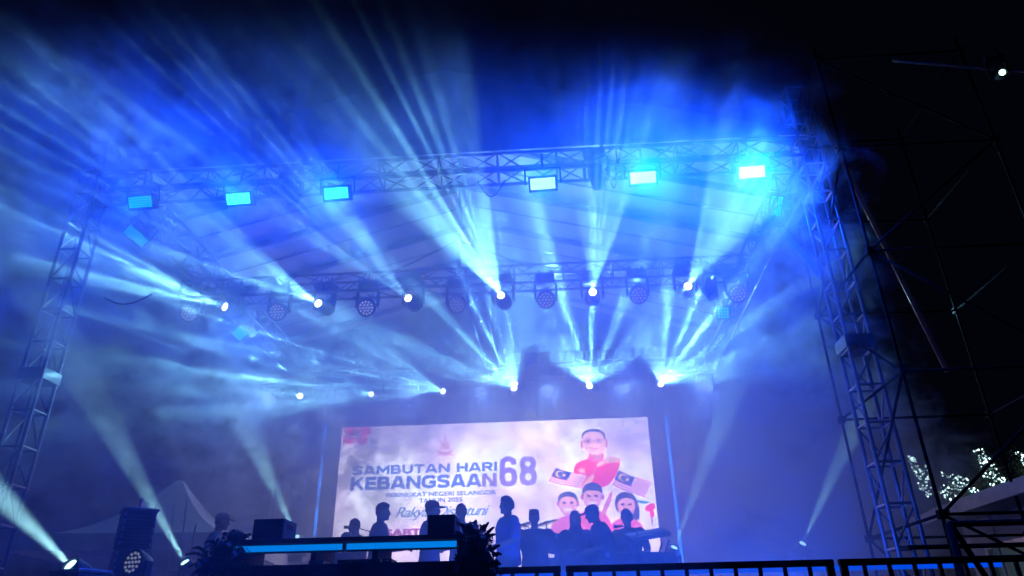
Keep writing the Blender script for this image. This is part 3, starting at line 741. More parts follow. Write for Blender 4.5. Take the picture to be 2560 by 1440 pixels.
# three children below the flags
def child(cx, cy, r_, hat, girl=False, shirt=(.85, .08, .28)):
    SKc = (.50, .12, .22)
    sh = [(smoothpoly([(cx - r_ * 1.9, cy + r_ * 4.2), (cx - r_ * 1.8, cy + r_ * 2.1), (cx - r_ * .6, cy + r_ * 1.25), (cx + r_ * .6, cy + r_ * 1.25), (cx + r_ * 1.8, cy + r_ * 2.1), (cx + r_ * 1.9, cy + r_ * 4.2)]), shirt, 8),
          (ell(cx - r_ * .95, cy + 1, r_ * .2, r_ * .3), SKc, 8), (ell(cx + r_ * .95, cy + 1, r_ * .2, r_ * .3), SKc, 8)]
    if girl: sh.append((smoothpoly([(cx - r_ * 1.25, cy), (cx - r_ * .9, cy - r_ * 1.25), (cx + r_ * .6, cy - r_ * 1.3), (cx + r_ * 1.3, cy), (cx + r_ * 1.35, cy + r_ * 1.6), (cx + r_ * .8, cy + r_ * 1.5), (cx - r_ * .8, cy + r_ * .9)]), HR, 8))
    sh += [(ell(cx, cy + r_ * .12, r_ * .88, r_ * 1.12), SKc, 9), (ell(cx, cy + r_ * .1, r_ * .84, r_ * 1.05), (.85, .36, .40), 10)]
    if hat: sh.append((smoothpoly([(cx - r_ * 1.0, cy - r_ * .1), (cx - r_ * .95, cy - r_ * .95), (cx - r_ * .3, cy - r_ * 1.35), (cx + r_ * .4, cy - r_ * 1.35), (cx + r_ * .95, cy - r_ * .9), (cx + r_ * 1.0, cy - r_ * .1), (cx + r_ * .7, cy - r_ * .55), (cx - r_ * .6, cy - r_ * .6)]), HR, 11))
    else: sh.append((smoothpoly([(cx - r_ * 1.0, cy), (cx - r_ * 1.0, cy - r_ * .8), (cx - r_ * .3, cy - r_ * 1.2), (cx + r_ * .5, cy - r_ * 1.15), (cx + r_ * 1.0, cy - r_ * .6), (cx + r_ * .95, cy), (cx + r_ * .75, cy - r_ * .5), (cx, cy - r_ * .75), (cx - r_ * .7, cy - r_ * .5)]), HR, 11))
    for s_ in (-1, 1): sh.append((ell(cx + s_ * r_ * .36, cy - r_ * .05, r_ * .20, r_ * .11), (.03, .01, .06), 12))
    sh.append((smoothpoly([(cx - r_ * .45, cy + r_ * .45), (cx, cy + r_ * .55), (cx + r_ * .45, cy + r_ * .42), (cx + r_ * .3, cy + r_ * .78), (cx - r_ * .3, cy + r_ * .8)], 1), (.95, .8, .9), 12))
    return sh
pic('child_portrait', child(1420, 1258, 25, False, shirt=(.80, .10, .35))); pic('child_portrait', child(1481, 1241, 26, True)); pic('child_portrait', child(1566, 1262, 25, False, True))
pic('child_portrait', [(smoothpoly([(1524, 1232), (1532, 1228), (1530, 1245), (1524, 1262), (1512, 1290), (1502, 1290), (1510, 1262), (1520, 1245)]), (.70, .20, .32), 9)])

# ------------------------------------------------------------------ vertical blue light strips beside the screen
e_strip = emit('led_strip_blue', (.0, .20, 1), 5)
for lb, X, z0, z1 in (('vertical blue light strip left of the screen', -5.42, 2.9, 5.64), ('vertical blue light strip right of the screen, fading into smoke', 2.54, 2.9, 5.60)):
    t = thing('light_strip', lb, 'light strip', (X, 16.2, DK_Z), 0, 'blue light strips flanking the screen')
    m = MB(); m.tube((0, .06, 0), (0, .06, z1 - DK_Z), .03, 8); m.box((0, .06, .02), (.5, .4, .04)); m.build('stand', M['black'], t)
    n = 4; st = (z1 - z0 + .6) / n
    for k in range(n):
        a = z0 - DK_Z - .6 + st * k
        m = MB(); m.bevbox((0, 0, a + st / 2), (.055, .05, st - .04), .01); m.build('light_tube', e_strip, t)

# ------------------------------------------------------------------ people
def remesh(mb, name, m, parent, vox=.015, smooth=3):
    o = mb.build(name, m, None, True)
    r = o.modifiers.new('r', 'REMESH'); r.mode = 'VOXEL'; r.voxel_size = vox; r.use_smooth_shade = True
    s = o.modifiers.new('s', 'SMOOTH'); s.iterations = smooth; s.factor = .5
    dg = bpy.context.evaluated_depsgraph_get(); me = bpy.data.meshes.new_from_object(o.evaluated_get(dg)); me.name = name
    old = o.data; bpy.data.objects.remove(o); bpy.data.meshes.remove(old)
    if not me.materials: me.materials.append(m)
    o = bpy.data.objects.new(name, me); COL.objects.link(o); o.parent = parent
    return o

def person(label, loc, rz, H=1.7, lean=0, yaw=0, nod=0, L=((-.27, .04, 1.10), (-.16, .30, 1.12)), Rr=((.27, .04, 1.10), (.16, .30, 1.12)),
           seated=False, shirt='shirt_dark', hair='short', sleeve=.55, girth=1.0, stride=0.0, group='people on the stage'):
    k = H / 1.7
    t = thing('person', label, 'person', loc, rz, group)
    dz = -.42 if seated else 0
    def bd(p):                                    # forward lean about the hips, then scale
        p = Vector(p); p.z += dz; hz = .93 + dz
        if p.z > hz and lean:
            v = p - Vector((0, 0, hz)); v.rotate(Matrix.Rotation(-lean, 3, 'X')); p = v + Vector((0, 0, hz))
        return p * k
    def q(a, b_): return (bd(b_) - bd(a)).to_track_quat('Z', 'Y')
    def limb(mb, pts, rs, infl=0, n=10):
        for (a, b_), (r0, r1) in zip(zip(pts, pts[1:]), zip(rs, rs[1:])):
            mb.tube(a, b_, (r0 + infl) * k, n, (r1 + infl) * k); mb.ball(b_, (r1 + infl) * k)
        mb.ball(pts[0], (rs[0] + infl) * k)
    T = [(.88, .155, .115), (.97, .155, .11), (1.07, .142, .10), (1.20, .160, .112), (1.32, .180, .115), (1.395, .165, .095), (1.45, .085, .07)]
    def torso(mb, infl, z0=0, z1=9):
        rings = []
        for z, rx, ry in T:
            if z0 <= z <= z1:
                qq = Matrix.Rotation(-lean if z > .93 else 0, 3, 'X').to_quaternion()
                rings.append((bd((0, 0, z)), (rx * girth + infl) * k, (ry * girth + infl) * k, qq))
        mb.loft(rings, 18)
        for s in (-1, 1): mb.ball(bd((s * .155 * girth, 0, 1.375)), (.066 + infl) * k)
    def legs():
        out = []
        for s in (-1, 1):
            f = stride * s
            hip = Vector((s * .085, 0, .90 + dz)) * k
            if seated: kn, an = Vector((s * .14, .40, .50)) * k, Vector((s * .15, .36, .08)) * k
            else: kn, an = Vector((s * .105, .02 + f * .6, .49)) * k, Vector((s * .12, f - .02, .08)) * k
            out.append((hip, kn, an))
        return out
    # body: one continuous skin
    b = MB(); torso(b, 0)
    hc = Vector((0, .015, 1.595)); hq = Matrix.Rotation(yaw, 3, 'Z') @ Matrix.Rotation(-nod - lean * .6, 3, 'X')
    base = bd((0, .0, 1.50)); HC = base + hq @ (Vector((0, .02, .10)) * k)
    def hd(x, y, z): return HC + hq @ (Vector((x, y, z)) * k)
    b.tube(bd((0, 0, 1.40)), HC + hq @ Vector((0, -.02, -.04)) * k, .058 * k, 12, .052 * k)
    b.ball(HC, .073 * k, .092 * k, .112 * k, hq, 16, 12)
    b.ball(hd(0, .028, -.055), .052 * k, .064 * k, .058 * k, hq)
    b.ball(hd(0, .078, -.095), .025 * k, .022 * k, .02 * k, hq)
    b.tube(hd(0, .085, .02), hd(0, .112, -.025), .010 * k, 8, .017 * k); b.ball(hd(0, .105, -.026), .017 * k)
    b.ball(hd(0, .084, -.058), .024 * k, .016 * k, .011 * k, hq)
    b.ball(hd(0, .070, .035), .050 * k, .022 * k, .014 * k, hq)
    for s in (-1, 1): b.ball(hd(s * .075, -.005, -.005), .013 * k, .022 * k, .033 * k, hq)
    arms = []
    for s, (el, ha) in ((-1, L), (1, Rr)):
        sh, e, h_ = bd((s * .185 * girth, 0, 1.375)), bd(el), bd(ha)
        limb(b, [sh, e, h_], [.050, .040, .028]); arms.append((sh, e, h_))
        d = (h_ - e).normalized(); side = d.cross(Vector((0, 0, 1))).normalized(); nrm = side.cross(d)
        rot = Matrix((side, d, nrm)).transposed()
        b.ball(h_ + d * .045 * k, .042 * k, .05 * k, .018 * k, rot)
        for i, (o_, ln) in enumerate(((-.030, .062), (-.010, .074), (.010, .070), (.029, .055))):
            p0 = h_ + (d * .08 + side * o_) * k; p1 = p0 + (d * ln * .55 + side * o_ * .2 - nrm * .008) * k; p2 = p1 + (d * ln * .4 - nrm * .026) * k
            b.tube(p0, p1, .0105 * k, 6, .0095 * k); b.tube(p1, p2, .0095 * k, 6, .008 * k); b.ball(p1, .0095 * k, n=6, m=5)
        p0 = h_ + (d * .03 - side * s * .035) * k; p1 = p0 + (d * .035 - side * s * .028) * k; p2 = p1 + (d * .03 - nrm * .01) * k
        b.tube(p0, p1, .013 * k, 6, .011 * k); b.tube(p1, p2, .011 * k, 6, .009 * k)
    lg = legs()
    for hip, kn, an in lg:
        limb(b, [hip, kn, an], [.085, .056, .038])
        b.ball(an + Vector((0, .065, -.04)) * k, .045 * k, .125 * k, .042 * k)
    remesh(b, 'body', M['skin'], t, .0125)
    # clothes
    b = MB(); torso(b, .016, .85)
    for sh, e, h_ in arms:
        if sleeve <= 1: limb(b, [sh, sh.lerp(e, sleeve + .3)], [.054, .048], .010)
        else: limb(b, [sh, e, e.lerp(h_, .85)], [.054, .044, .033], .008)
    remesh(b, 'shirt', M[shirt], t, .016)
    b = MB()
    b.loft([(Vector((0, 0, z + dz)) * k, (rx * girth + .014) * k, (ry * girth + .014) * k, None) for z, rx, ry in ((.84, .15, .115), (.92, .158, .118), (.98, .15, .11))], 18)
    for hip, kn, an in lg: limb(b, [hip, kn, an], [.088, .062, .050], .012)
    remesh(b, 'trousers', M['trousers'], t, .018)
    b = MB()
    for hip, kn, an in lg:
        b.ball(an + Vector((0, .068, -.042)) * k, .052 * k, .138 * k, .046 * k); b.box(an + Vector((0, .06, -.072)) * k, (.09 * k, .26 * k, .018))
    b.build('shoes', M['plastic'], t, True)
    # hair or headgear
    rnd = random.Random(hash(label) % 1000 if False else len(label) * 7)
    b = MB()
    if hair in ('short', 'spiky', 'full', 'cap', 'songkok'):
        g = .009 if hair != 'full' else .02
        o = len(b.v); b.ball((0, 0, 0), (.073 + g), (.092 + g), (.112 + g), None, 20, 14)
        for i in range(o, len(b.v)):
            v = Vector(b.v[i])
            lim = -.01 - (.035 if v.y < 0 else 0)
            if v.y > .03 and v.z < .065 or v.z < lim: v = v * .80
            elif hair == 'spiky' and v.z > .05: v = v * (1 + .05 + .13 * rnd.random() + .10 * max(0, v.y / .1))
            elif hair == 'full': v = v * (1 + .08 * rnd.random())
            b.v[i] = tuple(HC + hq @ (v * k))
        b.build('hair', M['hair'], t, hair != 'spiky')
    if hair == 'scarf':
        b.loft([(hd(0, -.01, z), rx * k, ry * k, hq.to_quaternion()) for z, rx, ry in ((-.24, .15, .12), (-.16, .11, .11), (-.10, .085, .10), (-.02, .088, .104), (.06, .084, .100), (.115, .05, .06), (.128, .02, .02))], 18)
        for i, v in enumerate(b.v):
            lv = hq.inverted() @ (Vector(v) - HC)
            if lv.y > .05 * k and -.09 * k < lv.z < .07 * k: lv.y = .05 * k; b.v[i] = tuple(HC + hq @ lv)
        b.build('headscarf', M['shirt_dark'], t, True)
    if hair == 'cap':
        b = MB(); b.loft([(hd(0, -.005, z), rx * k, ry * k, hq.to_quaternion()) for z, rx, ry in ((.035, .086, .106), (.07, .085, .104), (.105, .070, .088), (.128, .035, .045), (.132, .006, .006))], 20)
        b.loft([(hd(0, .08, .045), .066 * k, .03 * k, hq.to_quaternion()), (hd(0, .135, .040), .06 * k, .05 * k, hq.to_quaternion()), (hd(0, .135, .034), .055 * k, .046 * k, hq.to_quaternion())], 16)
        b.build('cap', M['shirt_dark'], t, True)
    if hair == 'songkok':
        b = MB(); b.loft([(hd(0, 0, z), rx * k, ry * k, hq.to_quaternion()) for z, rx, ry in ((.04, .082, .103), (.12, .074, .096), (.122, .06, .08))], 20)
        b.build('cap', M['plastic'], t, True)
    return t

def stand_at(px, Y, z=DK_Z): p = at(px[0], px[1], Y); return Vector((p.x, Y, z)), p.z - z
def put(label, px, Y, rz, **k):
    p, h_ = stand_at(px, Y); H = k.pop('H', h_)
    return person(label, p, rz, H=H, **k)
put('person seated low at the far left of the band, only the head above the bar', (869, 1333), 9.9, R(60), H=1.72, seated=True)
put('stout person with short hair turned left, second silhouette from the left', (903, 1296), 10.7, R(75), girth=1.1, lean=R(8))
put('standing person in profile with spiky hair, holding something at the waist', (950, 1262), 9.8, R(-78), hair='spiky', lean=R(2), girth=1.05, L=((-.24, .02, 1.12), (-.08, .34, 1.13)), Rr=((.24, .0, 1.10), (.05, .34, 1.12)))
put('tall person in a cap facing right behind the right speaker box', (1078, 1256), 10.3, R(-70), hair='cap', shirt='shirt_blue', girth=1.15)
put('person with round head behind the right speaker box beside the plant', (1154, 1262), 10.9, R(170), shirt='shirt_blue')
put('big person standing before the band, elbow out, facing left', (1269, 1246), 10.0, R(115), girth=1.28, hair='full', shirt='shirt_blue', yaw=R(15), L=((-.36, .06, 1.12), (-.16, .30, 1.02)), Rr=((.30, .02, 1.12), (.12, .32, 1.05)))
put('broad shouldered person in the middle of the stage, arms low', (1335, 1279), 11.0, R(178), girth=1.25, hair='songkok', shirt='shirt_dark', L=((-.32, .02, 1.08), (-.30, .18, .90)), Rr=((.32, .02, 1.08), (.34, .16, .92)))
put('person in a headscarf before the children on the screen', (1437, 1281), 11.2, R(185), hair='scarf', girth=1.05)
put('person in a peaked cap leaning forward and facing left', (1516, 1268), 10.6, R(82), H=1.70, hair='cap', lean=R(16), girth=1.2, nod=R(6))
put('person standing close behind the one in the peaked cap', (1566, 1278), 11.3, R(150), girth=1.2, hair='full', L=((-.32, .06, 1.1), (-.2, .3, 1.0)))
p11 = at(538, 1288, 10.3)
person('person in a cap and pale shirt at the left wing, facing right', (p11.x, 10.3, DK_Z), R(-70), H=1.66, hair='cap', shirt='shirt_blue', lean=R(8), group='people on the stage')

# ------------------------------------------------------------------ instruments and band gear on stage
def cymbal_stand(label, p, group='cymbals of the drum kit'):
    t = thing('cymbal', label, 'cymbal', (p.x, p.y, DK_Z), 0, group); h_ = p.z - DK_Z
    m = MB(); m.tube((0, 0, .35), (0, 0, h_), .010)
    for a in range(3): m.tube((0, 0, .4), (.28 * cos(a * 2.09), .28 * sin(a * 2.09), .01), .009)
    m.build('stand', M['steel'], t)
    m = MB(); m.lathe([(.20, -.004), (.20, .002), (.05, .016), (.035, .032), (.008, .036)], (0, 0, h_), Matrix.Rotation(R(-14), 3, 'Y'), 28); m.build('plate', M['brass'], t, True)
cymbal_stand('left cymbal beside the broad shouldered person', at(1313, 1312, 12.3)); cymbal_stand('right cymbal beside the broad shouldered person', at(1366, 1308, 12.3))
def drum(label, p, r, h_, hz, group='drums of the drum kit'):
    t = thing('drum', label, 'drum', (p.x, p.y, DK_Z), 0, group)
    m = MB(); m.lathe([(r, hz - h_), (r, hz - .02), (r + .008, hz - .02), (r + .008, hz)], n=24); m.build('shell', M['wood'], t, True)
    m = MB(); m.lathe([(r - .004, hz - .002), (r - .004, hz + .003)], n=24); m.build('drumhead', M['white'], t)
    m = MB()
    for a in range(3): m.tube((r * cos(a * 2.09), r * sin(a * 2.09), hz - .1), (r * 1.15 * cos(a * 2.09), r * 1.15 * sin(a * 2.09), 0), .01)
    m.build('leg', M['steel'], t)
drum('snare drum low behind the broad shouldered person', at(1345, 1345, 12.2), .18, .15, .72); drum('deep floor tom right of the cymbals', at(1382, 1350, 12.4), .21, .38, .62)
# keyboard on stand at the right of the band
pk = at(1618, 1338, 10.2)
t = thing('keyboard', 'dark slanted keyboard on a stand at the right edge of the screen', 'keyboard', (pk.x, pk.y, DK_Z), R(12))
m = MB(); m.bevbox((0, 0, pk.z - DK_Z), (.58, .26, .06), .015, Matrix.Rotation(R(-9), 3, 'Y') @ Matrix.Rotation(R(18), 3, 'X')); m.build('case', M['plastic'], t)
m = MB()
for i in range(24): m.box((-.26 + i * .022, .02, pk.z - DK_Z + .048 + (.26 - i * .022) * -.158), (.018, .16, .008), Matrix.Rotation(R(18), 3, 'X'))
m.build('keys', M['white'], t)
m = MB(); hz = pk.z - DK_Z - .08
for s in (-1, 1):
    m.tube((-.25, s * .14, 0), (.25, s * .14, hz), .014); m.tube((.25, s * .14, 0), (-.25, s * .14, hz), .014)
m.build('stand', M['black'], t)
for lb, px_, Y, wd, hh in (('black road case right of the band below the keyboard', (1600, 1400), 10.6, .95, .42), ('black mixer case before the person in the headscarf', (1440, 1352), 11.4, .62, .52), ('black amplifier case beside the person in the headscarf', (1495, 1358), 11.5, .36, .50)):
    p = at(px_[0], px_[1], Y); t = thing('equipment_case', lb, 'case', (p.x, Y, DK_Z), R(4), 'black equipment cases of the band')
    top_ = max(.3, p.z - DK_Z + .08)
    m = MB(); m.bevbox((0, 0, top_ / 2), (wd, .5, top_), .015); m.build('body', M['plastic'], t)
    m = MB()
    for x in (-1, 1):
        for z in (.03, top_ - .03): m.bevbox((x * wd / 2, -.25, z), (.05, .05, .06), .008)
    m.box((0, -.254, top_ / 2), (wd * .98, .01, .02)); m.build('trim', M['steel'], t)
# laptop / mixer at far left with small lights
pl = at(866, 1352, 12.0)
t = thing('mixer', 'small mixer with two tiny lights left of the band', 'mixer', (pl.x, 12.0, DK_Z), R(10))
m = MB(); m.bevbox((0, 0, pl.z - DK_Z), (.30, .22, .07), .01, Matrix.Rotation(R(20), 3, 'X')); m.build('case', M['plastic'], t)
m = MB(); m.tube((0, 0, 0), (0, 0, pl.z - DK_Z - .05), .02); m.box((0, 0, .015), (.4, .4, .03)); m.build('stand', M['black'], t)
m = MB()
for x in (-.03, .03): m.box((x, -.112, pl.z - DK_Z + .005), (.03, .006, .018))
m.build('light', emit('mixer_led', (.8, .9, 1), 1.5), t)
for lb, x, y, Y in (('microphone stand in front of the broad shouldered person', 1322, 1318, 10.9), ('microphone stand beside the keyboard', 1592, 1330, 10.0), ('microphone stand at the left end of the band', 928, 1330, 11.0)):
    p = at(x, y, Y); t = thing('microphone_stand', lb, 'microphone stand', (p.x, Y, DK_Z), R(30), 'microphone stands of the band'); h_ = p.z - DK_Z
    m = MB(); m.tube((0, 0, 0), (0, 0, h_), .009); m.lathe([(.13, 0), (.13, .015), (.02, .03)]); m.tube((0, 0, h_), (-.30, -.1, h_ + .05), .007); m.build('stand', M['black'], t)
    m = MB(); m.tube((-.30, -.1, h_ + .05), (-.42, -.14, h_ + .03), .014, 8, .018); m.ball((-.43, -.143, h_ + .03), .026); m.build('microphone', M['grey'], t)

# ------------------------------------------------------------------ control desk with LED bars, in front of the stage
DY = 5.85
a0, a1 = at(583, 1377, DY), at(1146, 1357, DY)
DX0, DX1, DZ = a0.x, a1.x, (a0.z + a1.z) / 2
DX = (DX0 + DX1) / 2; DW = DX1 - DX0
t = thing('desk', 'black control desk with a shelf gap under its glowing edge', 'desk', (DX, DY, 0))
m = MB(); m.bevbox((0, .30, DZ + .055), (DW + .10, .66, .035), .006); m.build('tabletop', M['plastic'], t)
m = MB(); m.bevbox((0, .30, .79), (DW + .5, .62, 1.58 - (1.60 - DZ) * 0 - .02), .01); m.build('front_panel', M['black'], t)
m = MB()
for x in (-DW / 2, -.28, .22, DW / 2):
    m = MB(); m.box((x, .35, DZ - .03), (.045, .5, .16)); m.build('post', M['black'], t)
m = MB()
e_bar = emit('led_bar_cyan', (.0, .27, 1), 1.35, grid=(150, 150), gap=.34, lamp=True)
n = (868 - 583) / (1146 - 583)
for lb, x0, x1 in (('left LED bar along the front edge of the control desk', DX0, DX0 + DW * n - .01), ('right LED bar along the front edge of the control desk', DX0 + DW * n + .012, DX1)):
    q = thing('led_bar', lb, 'LED bar', ((x0 + x1) / 2, DY - .045, DZ - .005), 0, 'LED bars on the control desk')
    m = MB(); m.bevbox((0, .02, 0), (x1 - x0, .05, .068), .006); m.build('housing', M['plastic'], q)
    m = MB(); m.box((0, -.008, 0), (x1 - x0 - .012, .006, .045)); m.build('light_panel', e_bar, q)
# small things standing in the shelf gap
for lb, x, wd in (('flat silver player in the shelf gap of the desk', 905, .34), ('pale paper stack in the shelf gap of the desk', 800, .12), ('small power adaptor in the shelf gap of the desk', 975, .07)):
    p = at(x, 1397, DY + .15); q = thing('device', lb, 'device', (p.x, DY + .15, 1.575), 0)
    m = MB(); m.bevbox((0, 0, .014), (wd, .2, .028), .004); m.build('case', M['white'] if 'paper' in lb else M['grey'], q)
    m = MB(); m.box((0, -.102, .014), (wd * .5, .004, .010)); m.build('display', M['white'], q)
for lb, xa, xb, yt, yb in (('left speaker box on the desk with two round ports on its side', 627, 705, 1298, 1356), ('right speaker box on the desk beside the plant', 1067, 1137, 1287, 1352)):
    A, B_, T_ = at(xa, yb, DY + .08), at(xb, yb, DY + .08), at(xa, yt, DY + .08)
    wd = B_.x - A.x; z0 = DZ + .0725; hh = T_.z - z0
    q = thing('speaker_box', lb, 'speaker', ((A.x + B_.x) / 2, DY + .08 + .15, z0), 0, 'speaker boxes on the desk')
    m = MB(); m.bevbox((0, 0, hh / 2), (wd, .30, hh), .008); m.build('cabinet', M['box'], q)
    m = MB(); m.bevbox((0, -.152, hh / 2), (wd * .94, .008, hh * .93), .003); m.build('grille', M['black'], q)
    m = MB()
    for y in (-.05, .03): m.lathe([(.026, wd / 2 - .002), (.026, wd / 2 + .004), (.016, wd / 2 + .004), (.016, wd / 2 - .001)], (0, y, hh * .70), Matrix.Rotation(R(90), 3, 'Y'), 16)
    m.build('port', M['black'], q)

# ------------------------------------------------------------------ flower arrangements either side of the desk
def flower_arrangement(label, blobs, fronds, Y, seed, base_px, flowers):
    rnd = random.Random(seed)
    c = at(base_px[0], base_px[1], Y)
    t = thing('flower_arrangement', label, 'plant', (c.x, Y, 0), 0, 'plants at the ends of the desk'); o = Vector((c.x, Y, 0))
    m = MB(); m.lathe([(.22, 0), (.22, .03), (.12, .06), (.10, 1.15), (.2, 1.3), (.22, 1.34)], n=20); m.build('pedestal', M['black'], t, True)
    m = MB()
    for (x, y, rx, ry, cnt) in blobs:
        cc = at(x, y, Y) - o; wx = (at(x + rx, y, Y) - at(x, y, Y)).length; wz = (at(x, y - ry, Y) - at(x, y, Y)).length
        m.ball(cc, wx * .66, wx * .5, wz * .66, None, 10, 7)
        for k in range(cnt):
            v = Vector((rnd.gauss(0, 1), rnd.gauss(0, 1), rnd.gauss(0, 1))).normalized()
            r_ = .55 + .5 * rnd.random() ** .6
            p = cc + Vector((v.x * wx * r_, v.y * wx * .8 * r_, v.z * wz * r_))
            n_ = (v + Vector((rnd.uniform(-.8, .8), rnd.uniform(-.8, .8), rnd.uniform(-.4, .9)))).normalized()
            s_ = n_.orthogonal().normalized(); s_.rotate(Quaternion(n_, rnd.uniform(0, 6.28))); l_ = rnd.uniform(.014, .034); w_ = l_ * .42
            u_ = n_.cross(s_)
            m.add([p, p + s_ * l_ * .5 + u_ * w_, p + s_ * l_ * 1.1 + n_ * .004, p + s_ * l_ * .5 - u_ * w_], [(0, 1, 2, 3)])
    m.build('foliage', M['leaf'], t)
    for (x0, y0, x1, y1, bow) in fronds:
        m = MB(); A = at(x0, y0, Y) - o; B_ = at(x1, y1, Y - .05 + rnd.uniform(-.1, .1)) - o; pts = []
        for k in range(9):
            f = k / 8; pts.append(A.lerp(B_, f) + Vector((0, 0, bow * sin(pi * f))))
        m.path(pts, .0022, 5)
        d = (B_ - A).normalized(); nn = d.cross(Vector((0, 1, 0))).normalized()
        for k in range(1, 25):
            f = k / 25; i = min(7, int(f * 8)); p = pts[i].lerp(pts[i + 1], f * 8 - i)
            for s in (-1, 1):
                dd = (d * .5 + nn * s * (.9 + rnd.uniform(-.2, .2)) + Vector((0, rnd.uniform(-.3, .3), 0))).normalized(); l_ = .026 * (1 - f * .6); pp = dd.cross(Vector((0, 1, 0))) * .0035
                m.add([p - pp, p + dd * l_ * .6 - pp * .8, p + dd * l_, p + dd * l_ * .6 + pp * .8, p + pp], [(0, 1, 2, 3, 4)])
        m.build('frond', M['leaf'], t)
    for (x, y) in flowers:
        m = MB(); cc = at(x, y, Y - .12) - o
        for k in range(7):
            a = k * .9; d = Vector((cos(a), -.5, sin(a))).normalized(); s_ = d.orthogonal().normalized() * .008
            m.add([cc, cc + d * .016 + s_, cc + d * .028, cc + d * .016 - s_], [(0, 1, 2, 3)])
        m.build('flower', M['petal'], t)
flower_arrangement('dark bushy plant at the left end of the desk', [(585, 1345, 24, 20, 260), (560, 1372, 40, 28, 420), (535, 1415, 42, 36, 420), (575, 1430, 50, 50, 420), (600, 1380, 20, 20, 150), (520, 1460, 44, 40, 300)],
    [(520, 1400, 462, 1388, .03), (520, 1390, 480, 1372, .03), (530, 1410, 470, 1418, .02), (600, 1360, 628, 1336, .02), (590, 1350, 622, 1345, .03), (515, 1420, 478, 1440, .02), (605, 1390, 590, 1420, 0), (545, 1370, 510, 1358, .03)], DY - .05, 3, (560, 1440), [(500, 1410), (590, 1385), (575, 1360)])
flower_arrangement('dark bushy plant at the right end of the desk with wispy fern tips', [(1180, 1325, 24, 20, 260), (1195, 1355, 38, 34, 420), (1180, 1395, 44, 40, 420), (1210, 1400, 32, 38, 350), (1215, 1440, 40, 36, 300), (1160, 1440, 50, 40, 260)],
    [(1205, 1330, 1222, 1305, .0), (1210, 1345, 1236, 1318, .01), (1215, 1350, 1238, 1336, .01), (1225, 1380, 1250, 1364, .01), (1230, 1390, 1254, 1386, .01), (1235, 1400, 1252, 1412, .0), (1165, 1330, 1148, 1308, .01), (1160, 1345, 1138, 1330, .01), (1165, 1365, 1132, 1358, .02), (1235, 1405, 1247, 1428, .0), (1200, 1325, 1212, 1312, 0)], DY - .05, 5, (1190, 1440), [(1190, 1318), (1208, 1340), (1206, 1332)])

# ------------------------------------------------------------------ crowd barrier
BY = 6.45
rz0 = (at(1260, 1421, BY).z + at(2560, 1384, BY).z) / 2
xs_ = [at(1256, 1420, BY).x - .55, at(1408, 1418, BY).x, at(2088, 1398, BY).x, at(2088, 1398, BY).x + (at(2088, 1398, BY).x - at(1408, 1418, BY).x), 7.6]
for i in range(4):
    x0, x1 = xs_[i] + .02, xs_[i + 1] - .02; wd = x1 - x0
    t = thing('crowd_barrier', ['black barrier panel starting behind the right plant', 'black barrier panel across the middle below the band', 'black barrier panel at the foot of the right truss tower', 'black barrier panel at the far right before the cabin'][i], 'barrier', (x0, BY, 0), 0, 'crowd barrier panels along the stage')
    m = MB(); m.bevbox((wd / 2, 0, rz0 - .026), (wd, .05, .054), .012); m.build('top_rail', M['black'], t)
    m = MB(); m.bevbox((wd / 2, 0, .25), (wd, .05, .06), .01); m.build('bottom_rail', M['black'], t)
    for x in (.035, wd - .035):
        m = MB(); m.bevbox((x, 0, rz0 / 2 - .05), (.06, .05, rz0 - .0), .01); m.box((x, 0, .01), (.08, .6, .02)); m.build('post', M['black'], t)
    nb = max(2, round(wd / .21)); 
    for k in range(1, nb):
        m = MB(); m.bevbox((wd * k / nb, 0, (rz0 - .05 + .28) / 2), (.032, .03, rz0 - .05 - .28), .006); m.build('bar', M['black'], t)
# thin blue LED strip low on the stage front seen through the bars
m = MB(); m.bevbox(((at(1800, 1425, 8.25).x) - .3, 8.26, at(1600, 1432, 8.25).z), (6.4, .03, .05), .008)
sel = tag(m.build('stage_edge_light', emit('edge_led', (.0, .09, 1), .8)), 'long blue light strip along the stage edge behind the barrier', 'light strip')
l = bpy.data.lights.new('edge_glow', 'AREA'); l.shape = 'RECTANGLE'; l.size = 4.2; l.size_y = .08; l.energy = 240; l.color = (.02, .10, 1.0); l.spread = R(150)
o = bpy.data.objects.new('edge_glow', l); COL.objects.link(o); o.parent = sel; o.location = (.9, 8.3, DK_Z + .08); o.rotation_euler = (R(155), 0, 0)

# ------------------------------------------------------------------ loudspeaker column and tent at the left
p = at(346, 1290, 8.0)
t = thing('loudspeaker_column', 'tall loudspeaker column with slatted front at the left of the stage', 'speaker', (p.x, 8.0, 0), R(38))
for k, (z0, z1) in enumerate(((1.98, 2.36), (1.58, 1.96), (1.18, 1.56))):
    m = MB(); m.bevbox((0, 0, (z0 + z1) / 2), (.33, .36, z1 - z0), .012); q = m.build('cabinet', M['grey'], t)
    m = MB()
    for i in range(9): m.box((0, -.187, z0 + .03 + i * (z1 - z0 - .06) / 8), (.26, .012, .018))
    m.build('grille', M['plastic'], q)
    m = MB()
    for x in (-.152, .152):
        for i in range(5): m.bevbox((x, -.184, z0 + .04 + i * (z1 - z0 - .08) / 4), (.02, .012, .045), .003)
    m.build('rigging_strip', M['steel'], q)
m = MB(); m.bevbox((0, 0, 2.38), (.36, .4, .03), .008); m.tube((0, 0, 2.42), (0, 0, 2.52), .02); m.build('top_frame', M['steel'], t)
m = MB(); m.bevbox((0, 0, .58), (.7, .7, 1.16), .02); m.build('plinth', M['black'], t)
pw_ = at(326, 1418, 6.9); moving_head('large wash light with dotted face at the bottom left below the loudspeaker column', pw_ - Vector((0, -.12, -.04)), Vector((-.35, -1, .15)), 'wash', emit('wash_led_near', (.75, .85, 1), .22, base=(.2, .2, .25)), None, True, s=.75)
